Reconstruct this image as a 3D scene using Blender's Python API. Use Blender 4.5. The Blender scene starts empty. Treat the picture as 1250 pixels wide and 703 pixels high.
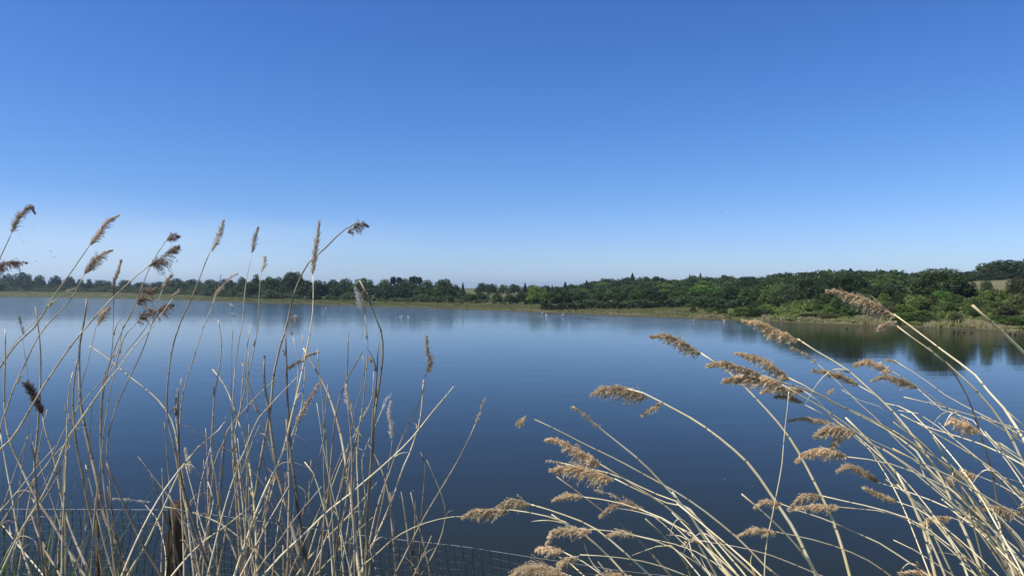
import bpy, math, random
import numpy as np
from mathutils import Vector
S = bpy.context.scene
COL = S.collection
K = 1.25                       # metres per survey unit of the far landscape
EYE = 7.0 * K                  # eye height above the water
F = 909.0                      # focal length in photo pixels

# ---------------------------------------------------------------- camera
cam_d = bpy.data.cameras.new('camera')
cam = bpy.data.objects.new('camera', cam_d)
COL.objects.link(cam)
cam.location = (0, 0, EYE)
cam.rotation_euler = (math.radians(90), 0, 0)
cam_d.sensor_width = 36
cam_d.lens = F / 1250 * 36
cam_d.clip_start = 0.05
cam_d.clip_end = 30000
S.camera = cam

# ---------------------------------------------------------------- sky and sun
SUN_EL, SUN_AZ = 54.0, -110.0   # azimuth measured clockwise from the viewing direction
w = bpy.data.worlds.new('World')
S.world = w
w.use_nodes = True
nt = w.node_tree
nt.nodes.clear()
wo = nt.nodes.new('ShaderNodeOutputWorld')
bg = nt.nodes.new('ShaderNodeBackground')
sky = nt.nodes.new('ShaderNodeTexSky')
sky.sky_type = 'NISHITA'
sky.sun_disc = False
sky.sun_elevation = math.radians(SUN_EL)
sky.sun_rotation = math.radians(SUN_AZ)
sky.altitude = 0
sky.air_density = 1.0
sky.dust_density = 0.3
sky.ozone_density = 2.5
bg.inputs['Strength'].default_value = 0.105
# thin low cloud sheet near the horizon
tc = nt.nodes.new('ShaderNodeTexCoord')
sep = nt.nodes.new('ShaderNodeSeparateXYZ')
nt.links.new(tc.outputs['Generated'], sep.inputs[0])
mp = nt.nodes.new('ShaderNodeMapping')
mp.inputs['Scale'].default_value = (1.6, 1.6, 9.0)
mp.inputs['Location'].default_value = (0.35, 0.0, 0.2)
nt.links.new(tc.outputs['Generated'], mp.inputs[0])
cn = nt.nodes.new('ShaderNodeTexNoise')
cn.inputs['Scale'].default_value = 1.5
cn.inputs['Detail'].default_value = 5
cn.inputs['Roughness'].default_value = 0.5
nt.links.new(mp.outputs[0], cn.inputs['Vector'])
def wmath(op, a, b=None, clamp=False):
    n = nt.nodes.new('ShaderNodeMath'); n.operation = op; n.use_clamp = clamp
    for i, v in enumerate((a, b)):
        if v is None: continue
        if isinstance(v, (int, float)): n.inputs[i].default_value = v
        else: nt.links.new(v, n.inputs[i])
    return n.outputs[0]
def wrange(v, a, b, c, d):
    n = nt.nodes.new('ShaderNodeMapRange'); n.interpolation_type = 'SMOOTHSTEP'
    nt.links.new(v, n.inputs[0])
    for i, q in enumerate((a, b, c, d)): n.inputs[i+1].default_value = q
    return n.outputs[0]
band = wmath('MULTIPLY', wrange(wmath('ADD', sep.outputs[2], wmath('MULTIPLY', wmath('SUBTRACT', cn.outputs[0], 0.5), 0.10)), 0.115, 0.055, 0, 1), wrange(sep.outputs[2], -0.02, 0.02, 0, 1))
side = wrange(sep.outputs[0], 0.0, -0.45, 0.14, 1)
cl = wmath('MULTIPLY', wmath('MULTIPLY', band, side), wrange(cn.outputs[0], 0.30, 0.62, 0.25, 1), True)
cl = wmath('MULTIPLY', cl, 0.42)
mix = nt.nodes.new('ShaderNodeMixRGB')
mix.inputs[2].default_value = (5.9, 7.3, 9.2, 1)
nt.links.new(cl, mix.inputs[0])
SKS = 0.105                    # clear-air colour response of the sky
rgb = nt.nodes.new('ShaderNodeSeparateColor'); nt.links.new(sky.outputs[0], rgb.inputs[0])
cmb = nt.nodes.new('ShaderNodeCombineColor')
for ch, (gm, gn) in enumerate(((1.41, 0.81), (1.195, 0.885), (1.03, 1.24))):
    q = wmath('MULTIPLY', wmath('POWER', wmath('MULTIPLY', rgb.outputs[ch], SKS), gm), gn/SKS)
    if ch == 2: q = wmath('MULTIPLY', q, wrange(sep.outputs[2], -0.01, 0.16, 1.14, 1.0))
    if ch == 1: q = wmath('MULTIPLY', q, wrange(sep.outputs[2], -0.01, 0.10, 1.09, 1.0))
    nt.links.new(q, cmb.inputs[ch])
nt.links.new(cmb.outputs[0], mix.inputs[1])
nt.links.new(mix.outputs[0], bg.inputs['Color'])
nt.links.new(bg.outputs[0], wo.inputs['Surface'])

sd = bpy.data.lights.new('sun', 'SUN')
sd.energy = 5.0
sd.angle = math.radians(0.5)
sd.color = (1.0, 0.94, 0.83)
sun = bpy.data.objects.new('sun', sd)
COL.objects.link(sun)
az, el = math.radians(SUN_AZ), math.radians(SUN_EL)
sv = Vector((math.sin(az)*math.cos(el), math.cos(az)*math.cos(el), math.sin(el)))
sun.rotation_euler = sv.to_track_quat('Z', 'Y').to_euler()

S.view_settings.view_transform = 'Standard'
S.view_settings.look = 'None'
S.view_settings.gamma = 1
S.view_settings.exposure = 0.12
S.render.engine = 'CYCLES'
S.cycles.max_bounces = 8
S.cycles.volume_bounces = 0
S.cycles.transparent_max_bounces = 8

# ---------------------------------------------------------------- helpers
def tag(o, label=None, cat=None, group=None, kind=None):
    if label: o['label'] = label
    if cat: o['category'] = cat
    if group: o['group'] = group
    if kind: o['kind'] = kind
    return o
def mesh(name, V, Fc, mats=(), smooth=False, uv=None, midx=None):
    me = bpy.data.meshes.new(name)
    V = np.asarray(V, dtype=np.float32).reshape(-1, 3)
    if isinstance(Fc, np.ndarray):
        n, k = Fc.shape
        me.vertices.add(len(V)); me.vertices.foreach_set('co', V.ravel())
        me.loops.add(n*k); me.loops.foreach_set('vertex_index', Fc.astype(np.int32).ravel())
        me.polygons.add(n)
        me.polygons.foreach_set('loop_start', np.arange(0, n*k, k, dtype=np.int32))
        me.update(calc_edges=True)
    else:
        me.from_pydata([tuple(v) for v in V.tolist()], [], Fc)
        me.update()
    for m in mats: me.materials.append(m)
    if smooth: me.polygons.foreach_set('use_smooth', np.ones(len(me.polygons), dtype=bool))
    if midx is not None: me.polygons.foreach_set('material_index', np.asarray(midx, dtype=np.int32))
    if uv is not None:
        lay = me.uv_layers.new(name='uv')
        idx = np.empty(len(me.loops), dtype=np.int32); me.loops.foreach_get('vertex_index', idx)
        lay.data.foreach_set('uv', np.asarray(uv, dtype=np.float32)[idx].ravel())
    me.validate()
    return me
def obj(name, me, parent=None, loc=None):
    o = bpy.data.objects.new(name, me)
    COL.objects.link(o)
    if parent is not None: o.parent = parent
    if loc is not None: o.location = loc
    return o
def empty(name, loc=(0, 0, 0)):
    o = bpy.data.objects.new(name, None)
    o.empty_display_size = 0.2
    COL.objects.link(o); o.location = loc
    return o

class NT:
    def __init__(s, name):
        s.m = bpy.data.materials.new(name); s.m.use_nodes = True
        s.t = s.m.node_tree; s.t.nodes.clear()
        s.out = s.n('ShaderNodeOutputMaterial')
    def n(s, typ, **kw):
        nd = s.t.nodes.new(typ)
        for k, v in kw.items(): setattr(nd, k, v)
        return nd
    def l(s, a, b): s.t.links.new(a, b)
    def set(s, sock, v):
        if isinstance(v, bpy.types.NodeSocket): s.l(v, sock)
        else: sock.default_value = v
    def math(s, op, a, b=0.0, c=0.0, clamp=False):
        nd = s.n('ShaderNodeMath', operation=op, use_clamp=clamp)
        s.set(nd.inputs[0], a); s.set(nd.inputs[1], b); s.set(nd.inputs[2], c)
        return nd.outputs[0]
    def rng(s, v, a, b, c, d, kind='SMOOTHSTEP'):
        nd = s.n('ShaderNodeMapRange', interpolation_type=kind)
        for i, q in enumerate((v, a, b, c, d)): s.set(nd.inputs[i], q)
        return nd.outputs[0]
    def mix(s, f, a, b, blend='MIX'):
        nd = s.n('ShaderNodeMixRGB', blend_type=blend)
        s.set(nd.inputs[0], f)
        for i, q in ((1, a), (2, b)):
            if isinstance(q, tuple): nd.inputs[i].default_value = (*q[:3], 1)
            else: s.set(nd.inputs[i], q)
        return nd.outputs[0]
    def noise(s, vec, scale, detail=4, rough=0.55, mp=None):
        if mp:
            m = s.n('ShaderNodeMapping'); m.inputs['Scale'].default_value = mp
            s.l(vec, m.inputs[0]); vec = m.outputs[0]
        nd = s.n('ShaderNodeTexNoise'); nd.inputs['Scale'].default_value = scale
        nd.inputs['Detail'].default_value = detail; nd.inputs['Roughness'].default_value = rough
        s.l(vec, nd.inputs['Vector'])
        return nd.outputs[0]
    def pos(s): return s.n('ShaderNodeNewGeometry').outputs['Position']
    def oc(s): return s.n('ShaderNodeTexCoord').outputs['Object']
    def rand(s): return s.n('ShaderNodeObjectInfo').outputs['Random']
    def bsdf(s, col, rough=0.8, spec=0.3, bump=None, bstr=0.3, bdist=0.02):
        p = s.n('ShaderNodeBsdfPrincipled')
        if isinstance(col, tuple): p.inputs['Base Color'].default_value = (*col[:3], 1)
        else: s.l(col, p.inputs['Base Color'])
        s.set(p.inputs['Roughness'], rough)
        p.inputs['Specular IOR Level'].default_value = spec
        if bump is not None:
            b = s.n('ShaderNodeBump'); b.inputs['Strength'].default_value = bstr
            b.inputs['Distance'].default_value = bdist
            s.l(bump, b.inputs['Height']); s.l(b.outputs[0], p.inputs['Normal'])
        return p
    def done(s, sh):
        s.l(sh, s.out.inputs['Surface']); return s.m

def foliage_mat(name, dark, light, trans=0.22, scale=0.8, var=0.35):
    t = NT(name)
    n1 = t.noise(t.pos(), scale, 3, 0.6)
    n2 = t.noise(t.pos(), scale*7, 2, 0.5)
    f = t.math('ADD', t.math('MULTIPLY', n1, 0.6), t.math('MULTIPLY', n2, 0.4))
    c = t.mix(t.rng(f, 0.35, 0.66, 0, 1), dark, light)
    h = t.n('ShaderNodeHueSaturation')
    t.l(c, h.inputs['Color'])
    t.l(t.rng(t.rand(), 0, 1, 1-var, 1+var, 'LINEAR'), h.inputs['Value'])
    r2 = t.math('FRACT', t.math('MULTIPLY', t.rand(), 17.3))
    t.l(t.rng(r2, 0, 1, 0.475, 0.52, 'LINEAR'), h.inputs['Hue'])
    p = t.bsdf(h.outputs[0], 0.6, 0.25)
    tr = t.n('ShaderNodeBsdfTranslucent'); t.l(h.outputs[0], tr.inputs['Color'])
    mx = t.n('ShaderNodeMixShader'); mx.inputs[0].default_value = trans
    t.l(p.outputs[0], mx.inputs[1]); t.l(tr.outputs[0], mx.inputs[2])
    return t.done(mx.outputs[0])
M = {}
M['oak'] = foliage_mat('oak_leaves', (0.026, 0.046, 0.013), (0.060, 0.098, 0.026), var=0.45)
M['mid'] = foliage_mat('broadleaf_leaves', (0.044, 0.074, 0.017), (0.095, 0.145, 0.032), var=0.45)
M['pale'] = foliage_mat('willow_leaves', (0.085, 0.125, 0.045), (0.155, 0.21, 0.08))
M['bright'] = foliage_mat('bright_leaves', (0.065, 0.12, 0.018), (0.13, 0.21, 0.035))
M['olive'] = foliage_mat('olive_leaves', (0.075, 0.085, 0.03), (0.13, 0.14, 0.055))
M['conifer'] = foliage_mat('conifer_needles', (0.018, 0.034, 0.014), (0.036, 0.06, 0.022), 0.08)
M['scrub'] = foliage_mat('scrub_leaves', (0.05, 0.085, 0.020), (0.15, 0.20, 0.045), 0.22, 0.35, 0.35)
M['strawgrass'] = foliage_mat('straw_blades', (0.30, 0.25, 0.12), (0.50, 0.43, 0.25), 0.2, 1.0, 0.1)
M['meadowgrass'] = foliage_mat('meadow_blades', (0.11, 0.14, 0.04), (0.24, 0.235, 0.09), 0.2, 0.25, 0.1)
M['greenblade'] = foliage_mat('green_reed_blades', (0.09, 0.15, 0.035), (0.24, 0.31, 0.09), 0.35, 6, 0.25)
def bark():
    t = NT('bark')
    n = t.noise(t.oc(), 6, 4, 0.6, (1, 1, 0.25))
    return t.done(t.bsdf(t.mix(n, (0.05, 0.04, 0.03), (0.14, 0.115, 0.085)), 0.9, 0.2, n, 0.5, 0.05).outputs[0])
M['bark'] = bark()

def stem_mat(name, a, b, c):
    t = NT(name)
    uv = t.n('ShaderNodeUVMap', uv_map='uv').outputs[0]
    sp = t.n('ShaderNodeSeparateXYZ'); t.l(uv, sp.inputs[0])
    v = t.math('ADD', sp.outputs[1], t.math('MULTIPLY', t.rand(), 7))
    n1 = t.noise(t.pos(), 9, 3, 0.6)
    n2 = t.noise(t.pos(), 60, 3, 0.6, (1, 1, 0.3))
    col = t.mix(t.rng(n1, 0.38, 0.64, 0, 1), a, b)
    col = t.mix(t.rng(n2, 0.60, 0.75, 0, 0.45), col, c)
    fr = t.math('ABSOLUTE', t.math('SUBTRACT', t.math('FRACT', t.math('MULTIPLY', v, 5.6)), 0.5))
    node = t.rng(fr, 0.468, 0.492, 0, 0.75)
    col = t.mix(node, col, (0.10, 0.065, 0.035))
    h = t.n('ShaderNodeHueSaturation'); t.l(col, h.inputs['Color'])
    t.l(t.rng(t.math('FRACT', t.math('MULTIPLY', t.rand(), 31.7)), 0, 1, 0.62, 1.12, 'LINEAR'), h.inputs['Value'])
    return t.done(t.bsdf(h.outputs[0], 0.42, 0.4, n2, 0.25, 0.0006).outputs[0])
M['stem_r'] = stem_mat('pale_straw_stem', (0.76, 0.61, 0.33), (0.90, 0.79, 0.52), (0.42, 0.28, 0.13))
M['stem_l'] = stem_mat('weathered_stem', (0.46, 0.35, 0.21), (0.76, 0.63, 0.42), (0.13, 0.095, 0.06))
M['stem_d'] = stem_mat('old_brown_stem', (0.22, 0.165, 0.11), (0.36, 0.29, 0.20), (0.08, 0.055, 0.04))
def plume_mat(name, a, b, c):
    t = NT(name)
    n1 = t.noise(t.pos(), 45, 3, 0.6)
    n2 = t.noise(t.pos(), 300, 2, 0.5)
    col = t.mix(t.rng(n1, 0.36, 0.62, 0, 1), a, b)
    col = t.mix(t.rng(n2, 0.50, 0.68, 0, 0.8), col, c)
    h = t.n('ShaderNodeHueSaturation'); t.l(col, h.inputs['Color'])
    t.l(t.rng(t.rand(), 0, 1, 0.8, 1.15, 'LINEAR'), h.inputs['Value'])
    p = t.bsdf(h.outputs[0], 0.75, 0.2)
    tr = t.n('ShaderNodeBsdfTranslucent'); t.l(h.outputs[0], tr.inputs['Color'])
    mx = t.n('ShaderNodeMixShader'); mx.inputs[0].default_value = 0.36
    t.l(p.outputs[0], mx.inputs[1]); t.l(tr.outputs[0], mx.inputs[2])
    return t.done(mx.outputs[0])
M['plume_r'] = plume_mat('tan_plume', (0.58, 0.42, 0.23), (0.86, 0.69, 0.44), (0.93, 0.84, 0.65))
M['plume_w'] = plume_mat('whitish_plume', (0.66, 0.58, 0.48), (0.84, 0.79, 0.71), (0.92, 0.89, 0.84))
M['plume_l'] = plume_mat('grey_plume', (0.48, 0.37, 0.26), (0.70, 0.58, 0.44), (0.86, 0.78, 0.66))
M['plume_d'] = plume_mat('dark_plume', (0.19, 0.13, 0.09), (0.38, 0.28, 0.20), (0.55, 0.45, 0.35))
M['plume_n'] = plume_mat('rust_plume', (0.20, 0.115, 0.075), (0.34, 0.21, 0.14), (0.45, 0.31, 0.22))
def simple(name, col, rough=0.7, nz=None, col2=None, metal=0.0):
    t = NT(name)
    if nz:
        n = t.noise(t.oc(), nz, 4, 0.6)
        p = t.bsdf(t.mix(n, col, col2), rough, 0.3, n, 0.3, 0.01)
    else: p = t.bsdf(col, rough, 0.3)
    p.inputs['Metallic'].default_value = metal
    return t.done(p.outputs[0])
M['wire'] = simple('dark_wire', (0.045, 0.055, 0.05), 0.6, 40, (0.09, 0.09, 0.08), 0.3)
M['topwire'] = simple('galvanised_wire', (0.20, 0.21, 0.20), 0.5, 30, (0.36, 0.36, 0.34), 0.5)
M['white_bird'] = simple('white_feathers', (0.8, 0.8, 0.78), 0.7, 9, (0.72, 0.72, 0.70))
M['dark_bird'] = simple('dark_feathers', (0.02, 0.02, 0.022), 0.6, 9, (0.045, 0.04, 0.035))
M['beak'] = simple('orange_beak', (0.55, 0.2, 0.04), 0.5)
M['steel'] = simple('pylon_steel', (0.25, 0.27, 0.28), 0.5, 2, (0.33, 0.35, 0.36), 0.5)
def wood():
    t = NT('weathered_post_wood')
    n = t.noise(t.oc(), 14, 5, 0.65, (1, 1, 0.08))
    n2 = t.noise(t.oc(), 7, 3, 0.5)
    c = t.mix(t.rng(n, 0.35, 0.65, 0, 1), (0.045, 0.031, 0.02), (0.13, 0.09, 0.052))
    c = t.mix(t.rng(n2, 0.55, 0.7, 0, 0.6), c, (0.20, 0.18, 0.14))
    return t.done(t.bsdf(c, 0.85, 0.2, n, 0.8, 0.006).outputs[0])
M['wood'] = wood()

def ground_mat():
    t = NT('grassy_ground')
    p = t.pos()
    big = t.noise(p, 0.018, 3, 0.5)
    medn = t.noise(p, 0.16, 4, 0.6, (0.5, 1.6, 1))
    fine = t.noise(p, 3.5, 5, 0.7)
    g = t.mix(t.rng(fine, 0.3, 0.7, 0, 1), (0.06, 0.085, 0.025), (0.12, 0.145, 0.048))
    tan = t.mix(t.rng(fine, 0.3, 0.7, 0, 1), (0.11, 0.11, 0.05), (0.185, 0.17, 0.085))
    c = t.mix(t.rng(t.math('ADD', t.math('MULTIPLY', medn, 0.6), t.math('MULTIPLY', big, 0.4)), 0.44, 0.58, 0, 1), g, tan)
    sp = t.n('ShaderNodeSeparateXYZ'); t.l(p, sp.inputs[0])
    # dry hillside pasture on the right
    dry = t.math('MULTIPLY', t.rng(sp.outputs[0], 120, 190, 0, 1), t.rng(sp.outputs[2], 4.2, 6.0, 0, 1))
    c = t.mix(dry, c, t.mix(t.rng(medn, 0.35, 0.65, 0, 1), (0.13, 0.125, 0.055), (0.20, 0.18, 0.09)))
    # mud and drowned straw at the water's edge
    mud = t.rng(sp.outputs[2], 0.10, 0.42, 1, 0)
    c = t.mix(mud, c, (0.075, 0.066, 0.04))
    return t.done(t.bsdf(c, 0.95, 0.1, fine, 0.6, 0.1).outputs[0])
M['ground'] = ground_mat()

def water_mat():
    t = NT('lake_water')
    p = t.pos()
    sp = t.n('ShaderNodeSeparateXYZ'); t.l(p, sp.inputs[0])
    streak = t.noise(p, 0.03, 3, 0.55, (0.35, 1.6, 1))
    dist = t.math('ADD', sp.outputs[1], t.math('MULTIPLY', t.math('SUBTRACT', streak, 0.5), 70))
    dist = t.math('ADD', dist, t.math('MULTIPLY', t.math('MAXIMUM', sp.outputs[0], 0.0), 1.0))
    rip = t.rng(dist, 120, 185, 0.07, 0.34)        # breeze roughens the water towards the far shore
    far = t.rng(dist, 185, 275, 0, 1.8)
    amp = t.math('ADD', rip, far)
    w0 = t.noise(p, 0.22, 2, 0.5, (0.35, 1.6, 1))
    w1 = t.noise(p, 0.9, 3, 0.55, (0.55, 1.5, 1))
    w2 = t.noise(p, 3.6, 3, 0.6, (0.7, 1.3, 1))
    hgt = t.math('ADD', t.math('MULTIPLY', w1, 0.030), t.math('MULTIPLY', w2, 0.012))
    hgt = t.math('ADD', t.math('MULTIPLY', hgt, amp), t.math('MULTIPLY', w0, 0.012))
    pr = t.n('ShaderNodeBsdfPrincipled')
    pr.inputs['Base Color'].default_value = (0.017, 0.021, 0.011, 1)
    pr.inputs['Roughness'].default_value = 0.04
    pr.inputs['IOR'].default_value = 1.20
    pr.inputs['Specular Tint'].default_value = (1.0, 0.93, 0.60, 1)
    b = t.n('ShaderNodeBump'); b.inputs['Strength'].default_value = 1.0
    b.inputs['Distance'].default_value = 1.0
    t.l(hgt, b.inputs['Height']); t.l(b.outputs[0], pr.inputs['Normal'])
    return t.done(pr.outputs[0])
M['water'] = water_mat()

# ---------------------------------------------------------------- terrain
GAP = [(-400, 4), (-120, 7.2), (0, 10), (160, 13.2), (400, 20.2), (620, 28), (820, 36.5), (960, 42), (1040, 45), (1180, 50), (1250, 54.5), (1500, 66), (4000, 180), (14000, 640)]
# px, tree-line depth, tree-line height, ridge depth, ridge height
PROF = [(-400, 900, 4.5, 1500, 6), (0, 740, 3.7, 1200, 5), (160, 600, 3.0, 1000, 6), (300, 440, 0.9, 900, 6), (400, 380, 0.75, 800, 6),
        (500, 322, 0.85, 700, 6), (620, 292, 0.8, 700, 6), (700, 275, 1.1, 540, 6), (820, 238, 1.4, 480, 6.6), (960, 180, 2.3, 480, 8.5),
        (1040, 156, 3.2, 480, 11), (1120, 151, 3.35, 480, 9.8), (1190, 150, 3.45, 390, 12.2), (1250, 146, 3.6, 380, 13.2), (1600, 136, 4.0, 370, 15)]
GX = np.array([g[0] for g in GAP], float); GY = np.array([g[1] for g in GAP], float)
PR = np.array(PROF, float)
def vnoise(x, y, s, seed=0):
    return (np.sin(x*s*1.3+seed)*np.cos(y*s*1.1+seed*2.1) + 0.6*np.sin(x*s*2.9-y*s*1.7+seed*3.3) + 0.35*np.cos(y*s*5.3+x*s*4.1+seed))/1.95
def height(X, Y):             # world metres in, world metres out
    x = np.asarray(X, float)/K; y = np.asarray(Y, float)/K
    yy = np.maximum(y, 20.0)
    px = 625 + F*x/yy
    gap = np.interp(px, GX, GY)
    ds = 7*F/gap
    ds = ds*(1+0.009*vnoise(x, y, 0.07, 1.0)+0.006*vnoise(x, y, 0.33, 2.0)+0.003*vnoise(x, y, 0.9, 4.0))
    s = yy - ds
    db = np.interp(px, PR[:, 0], PR[:, 1]); zb = np.interp(px, PR[:, 0], PR[:, 2])
    dr = np.interp(px, PR[:, 0], PR[:, 3]); zr = np.interp(px, PR[:, 0], PR[:, 4])
    w0 = np.clip(s/1.0, 0, 1)*0.30
    w1 = np.clip(s/np.maximum(db-ds, 5), 0, 1)*(zb-0.30)
    q = np.clip((yy-db)/(dr-db), 0, 1)
    w2 = q**0.9*(zr-zb)
    land = w0+w1+w2 + np.clip(s/20, 0, 1)*0.12*vnoise(x, y, 0.11, 5)
    far = np.where(s > 0, land, np.maximum(-2.0, s*0.10))
    far = np.where(y < 12, np.where(x > 160, 1.5, -2.0), far)
    farw = far*K
    Yw = np.asarray(Y, float)
    near = np.interp(Yw, [-400, -6, 0.8, 4.2, 17.0, 22.0], [EYE-1.2, EYE-1.5, EYE-1.62, EYE-2.4, -0.3, -2.4])
    near = near + np.clip((Yw-1)/3, 0, 1)*0.05*vnoise(np.asarray(X, float), Yw, 1.1, 3)
    near = np.where(Yw > 22, -2.4, near)
    return np.maximum(near, farw)
def hz(x, y): return float(height(np.array([x]), np.array([y]))[0])
def build_terrain():
    n = 420
    a = np.linspace(-1, 1, n)
    xs = 9000*np.sinh(6.2*a)/np.sinh(6.2)
    b = np.linspace(-0.72, 1, n+60)
    ys = 9000*np.sinh(6.6*b)/np.sinh(6.6)
    # finer rows across the far shore
    ys = np.unique(np.concatenate([ys, np.linspace(130, 480, 240)]))
    X, Y = np.meshgrid(xs, ys)
    Z = height(X, Y)
    V = np.stack([X, Y, Z], -1).reshape(-1, 3)
    r, c = X.shape
    i = (np.arange(r-1)[:, None]*c + np.arange(c-1)[None]).ravel()
    Fq = np.stack([i, i+1, i+c+1, i+c], -1)
    tag(obj('ground', mesh('ground', V, Fq, [M['ground']], True)), kind='structure')
build_terrain()
wv = [(-9000, -5, 0), (9000, -5, 0), (9000, 9000, 0), (-9000, 9000, 0)]
tag(obj('water', mesh('water', wv, [(0, 1, 2, 3)], [M['water']])), kind='structure')

def at(px, D, py=None, z=None):          # a point on the sight line through a surveyed bearing, at depth D (units)
    x = (px-625)/F*D*K; y = D*K
    if z is None: z = EYE-(py-351)/F*D*K
    return x, y, z

# ---------------------------------------------------------------- trees
def leafcloud(rs, P, N, size, tilt=0.7):
    n = len(P)
    d = N + rs.normal(0, tilt, (n, 3)); d /= np.linalg.norm(d, axis=1)[:, None]
    r = rs.normal(size=(n, 3)); u = np.cross(d, r); u /= np.linalg.norm(u, axis=1)[:, None]
    v = np.cross(d, u)
    s = size*rs.uniform(0.6, 1.35, (n, 1))
    a = rs.uniform(0.5, 1.0, (n, 1))
    V = np.stack([P-u*s, P-v*s*a, P+u*s, P+v*s*a], 1).reshape(-1, 3)
    return V, np.arange(n*4).reshape(-1, 4)
def crown_mesh(name, seed, n, lobes, mat, size, low=0.12, shape='round'):
    rs = np.random.RandomState(seed)
    Ps, Ns = [], []
    if shape == 'conifer':
        t = rs.uniform(0, 1, n)**0.75
        t = 1-t
        ang = rs.uniform(0, 2*math.pi, n)
        tier = 0.72+0.28*np.abs(np.sin(t*26+np.sin(ang*3)))
        r = (1-t)**0.8*0.5*tier*rs.uniform(0.55, 1.05, n)
        P = np.stack([r*np.cos(ang), r*np.sin(ang), low+(1-low)*t], 1)
        N = np.stack([np.cos(ang), np.sin(ang), 0.5+0*ang], 1)
        V, Fq = leafcloud(rs, P, N, size)
        return mesh(name, V, Fq, [mat])
    C = []
    for k in range(lobes):
        a = 2*math.pi*k*0.618+rs.uniform(-.4, .4); h = (k+0.5)/lobes
        if shape == 'pine': zc = 0.68+0.22*h; rr = 0.30*math.sqrt(max(0, 1-(h*1.6-0.8)**2))
        elif shape == 'tall': zc = 0.22+0.62*h; rr = 0.22*math.sin(math.pi*(0.15+0.75*h))
        else: zc = 0.15+0.65*h; rr = 0.37*math.sqrt(max(0.0, 1-((h-0.22)/0.80)**2))
        rr *= rs.uniform(0.75, 1.1)
        C.append((rr*math.cos(a), rr*math.sin(a), zc, rs.uniform(0.13, 0.21)*(0.8 if shape != 'round' else 1.08-0.3*h)))
    C.append((0, 0, 0.45 if shape != 'pine' else 0.8, 0.30 if shape == 'round' else 0.15))
    wts = np.array([c[3]**2 for c in C]); wts /= wts.sum()
    for c, wt in zip(C, wts):
        m = int(n*wt)
        d = rs.normal(size=(m, 3)); d /= np.linalg.norm(d, axis=1)[:, None]
        rad = c[3]*(0.70+0.36*rs.uniform(0, 1, m)**0.6)*(1+0.14*np.sin(d[:, 0]*7+c[0]*30)*np.cos(d[:, 1]*8)*1.0)
        P = np.array(c[:3])+d*rad[:, None]*np.array([1, 1, 0.82])
        Ps.append(P); Ns.append(d)
    P = np.concatenate(Ps); N = np.concatenate(Ns)
    keep = P[:, 2] > low*0.8
    P, N = P[keep], N[keep]
    P[:, 2] *= 1.0/np.percentile(P[:, 2], 99.5)
    P[:, :2] *= 0.5/np.percentile(np.abs(P[:, :2]), 99)
    V, Fq = leafcloud(rs, P, N, size)
    return mesh(name, V, Fq, [mat])
def tube_geo(pts, rad, sides=6):
    pts = [Vector(p) for p in pts]; V, UV = [], []; L = 0
    for i, p in enumerate(pts):
        a = pts[max(i-1, 0)]; b = pts[min(i+1, len(pts)-1)]
        t = (b-a).normalized()
        ref = Vector((0, 1, 0)) if abs(t.y) < 0.9 else Vector((1, 0, 0))
        u = t.cross(ref).normalized(); v = t.cross(u)
        if i: L += (p-pts[i-1]).length
        r = rad[i] if hasattr(rad, '__len__') else rad
        for k in range(sides):
            an = 2*math.pi*k/sides
            V.append(p+u*(r*math.cos(an))+v*(r*math.sin(an))); UV.append((k/sides, L))
    Fq = []
    for i in range(len(pts)-1):
        for k in range(sides):
            k2 = (k+1) % sides
            Fq.append((i*sides+k, i*sides+k2, (i+1)*sides+k2, (i+1)*sides+k))
    Fq.append(tuple(range(sides))[::-1]); n = (len(pts)-1)*sides
    Fq.append(tuple(range(n, n+sides)))
    return V, Fq, UV
def join(parts):
    V, Fq = [], []
    for v, f in parts:
        o = len(V); V += [tuple(q) for q in v]; Fq += [tuple(i+o for i in q) for q in f]
    return V, Fq
def trunk_mesh(name, seed, h=0.55):
    r = random.Random(seed); parts = []
    a = tube_geo([(0, 0, -0.04), (r.uniform(-.01, .01), 0, 0.12), (r.uniform(-.02, .02), r.uniform(-.02, .02), h)], [0.035, 0.024, 0.008], 7)
    parts.append(a[:2])
    for k in range(6):
        an = k*2.2+r.uniform(-.4, .4); z0 = 0.14+0.05*k; L = r.uniform(0.14, 0.28)
        parts.append(tube_geo([(0, 0, z0), (L*.5*math.cos(an), L*.5*math.sin(an), z0+L*.5), (L*math.cos(an), L*math.sin(an), z0+L*1.2)], [0.012, 0.008, 0.003], 5)[:2])
    V, Fq = join(parts)
    return mesh(name, V, Fq, [M['bark']], True)
TR = [trunk_mesh('trunk', 5+i) for i in range(3)]
TRC = trunk_mesh('conifer_trunk', 31, 0.95)
LIB = {}
def lib(kind, res, var):
    key = (kind, res, var)
    if key not in LIB:
        n = {'far': 1500, 'mid': 4200, 'near': 13000}[res]
        size = {'far': 0.040, 'mid': 0.027, 'near': 0.0165}[res]
        lob = {'far': 12, 'mid': 17, 'near': 26}[res]
        shape = {'conifer': 'conifer', 'pine': 'pine', 'poplar': 'tall'}.get(kind, 'round')
        mat = {'pine': M['conifer'], 'poplar': M['pale'], 'bush': M['mid']}.get(kind) or M[kind]
        low = 0.6 if kind == 'pine' else 0.02
        LIB[key] = crown_mesh('crown', hash((len(LIB)*7+3)) % 9999, n, lob, mat, size, low, shape)
    return LIB[key]
rt = random.Random(11)
NAMES = {'oak': 'oak_tree', 'mid': 'broadleaf_tree', 'pale': 'willow_tree', 'bright': 'broadleaf_tree', 'olive': 'broadleaf_tree',
         'conifer': 'conifer_tree', 'pine': 'pine_tree', 'poplar': 'poplar_tree', 'bush': 'bush', 'scrub': 'shrub'}
TREES = 0
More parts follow.
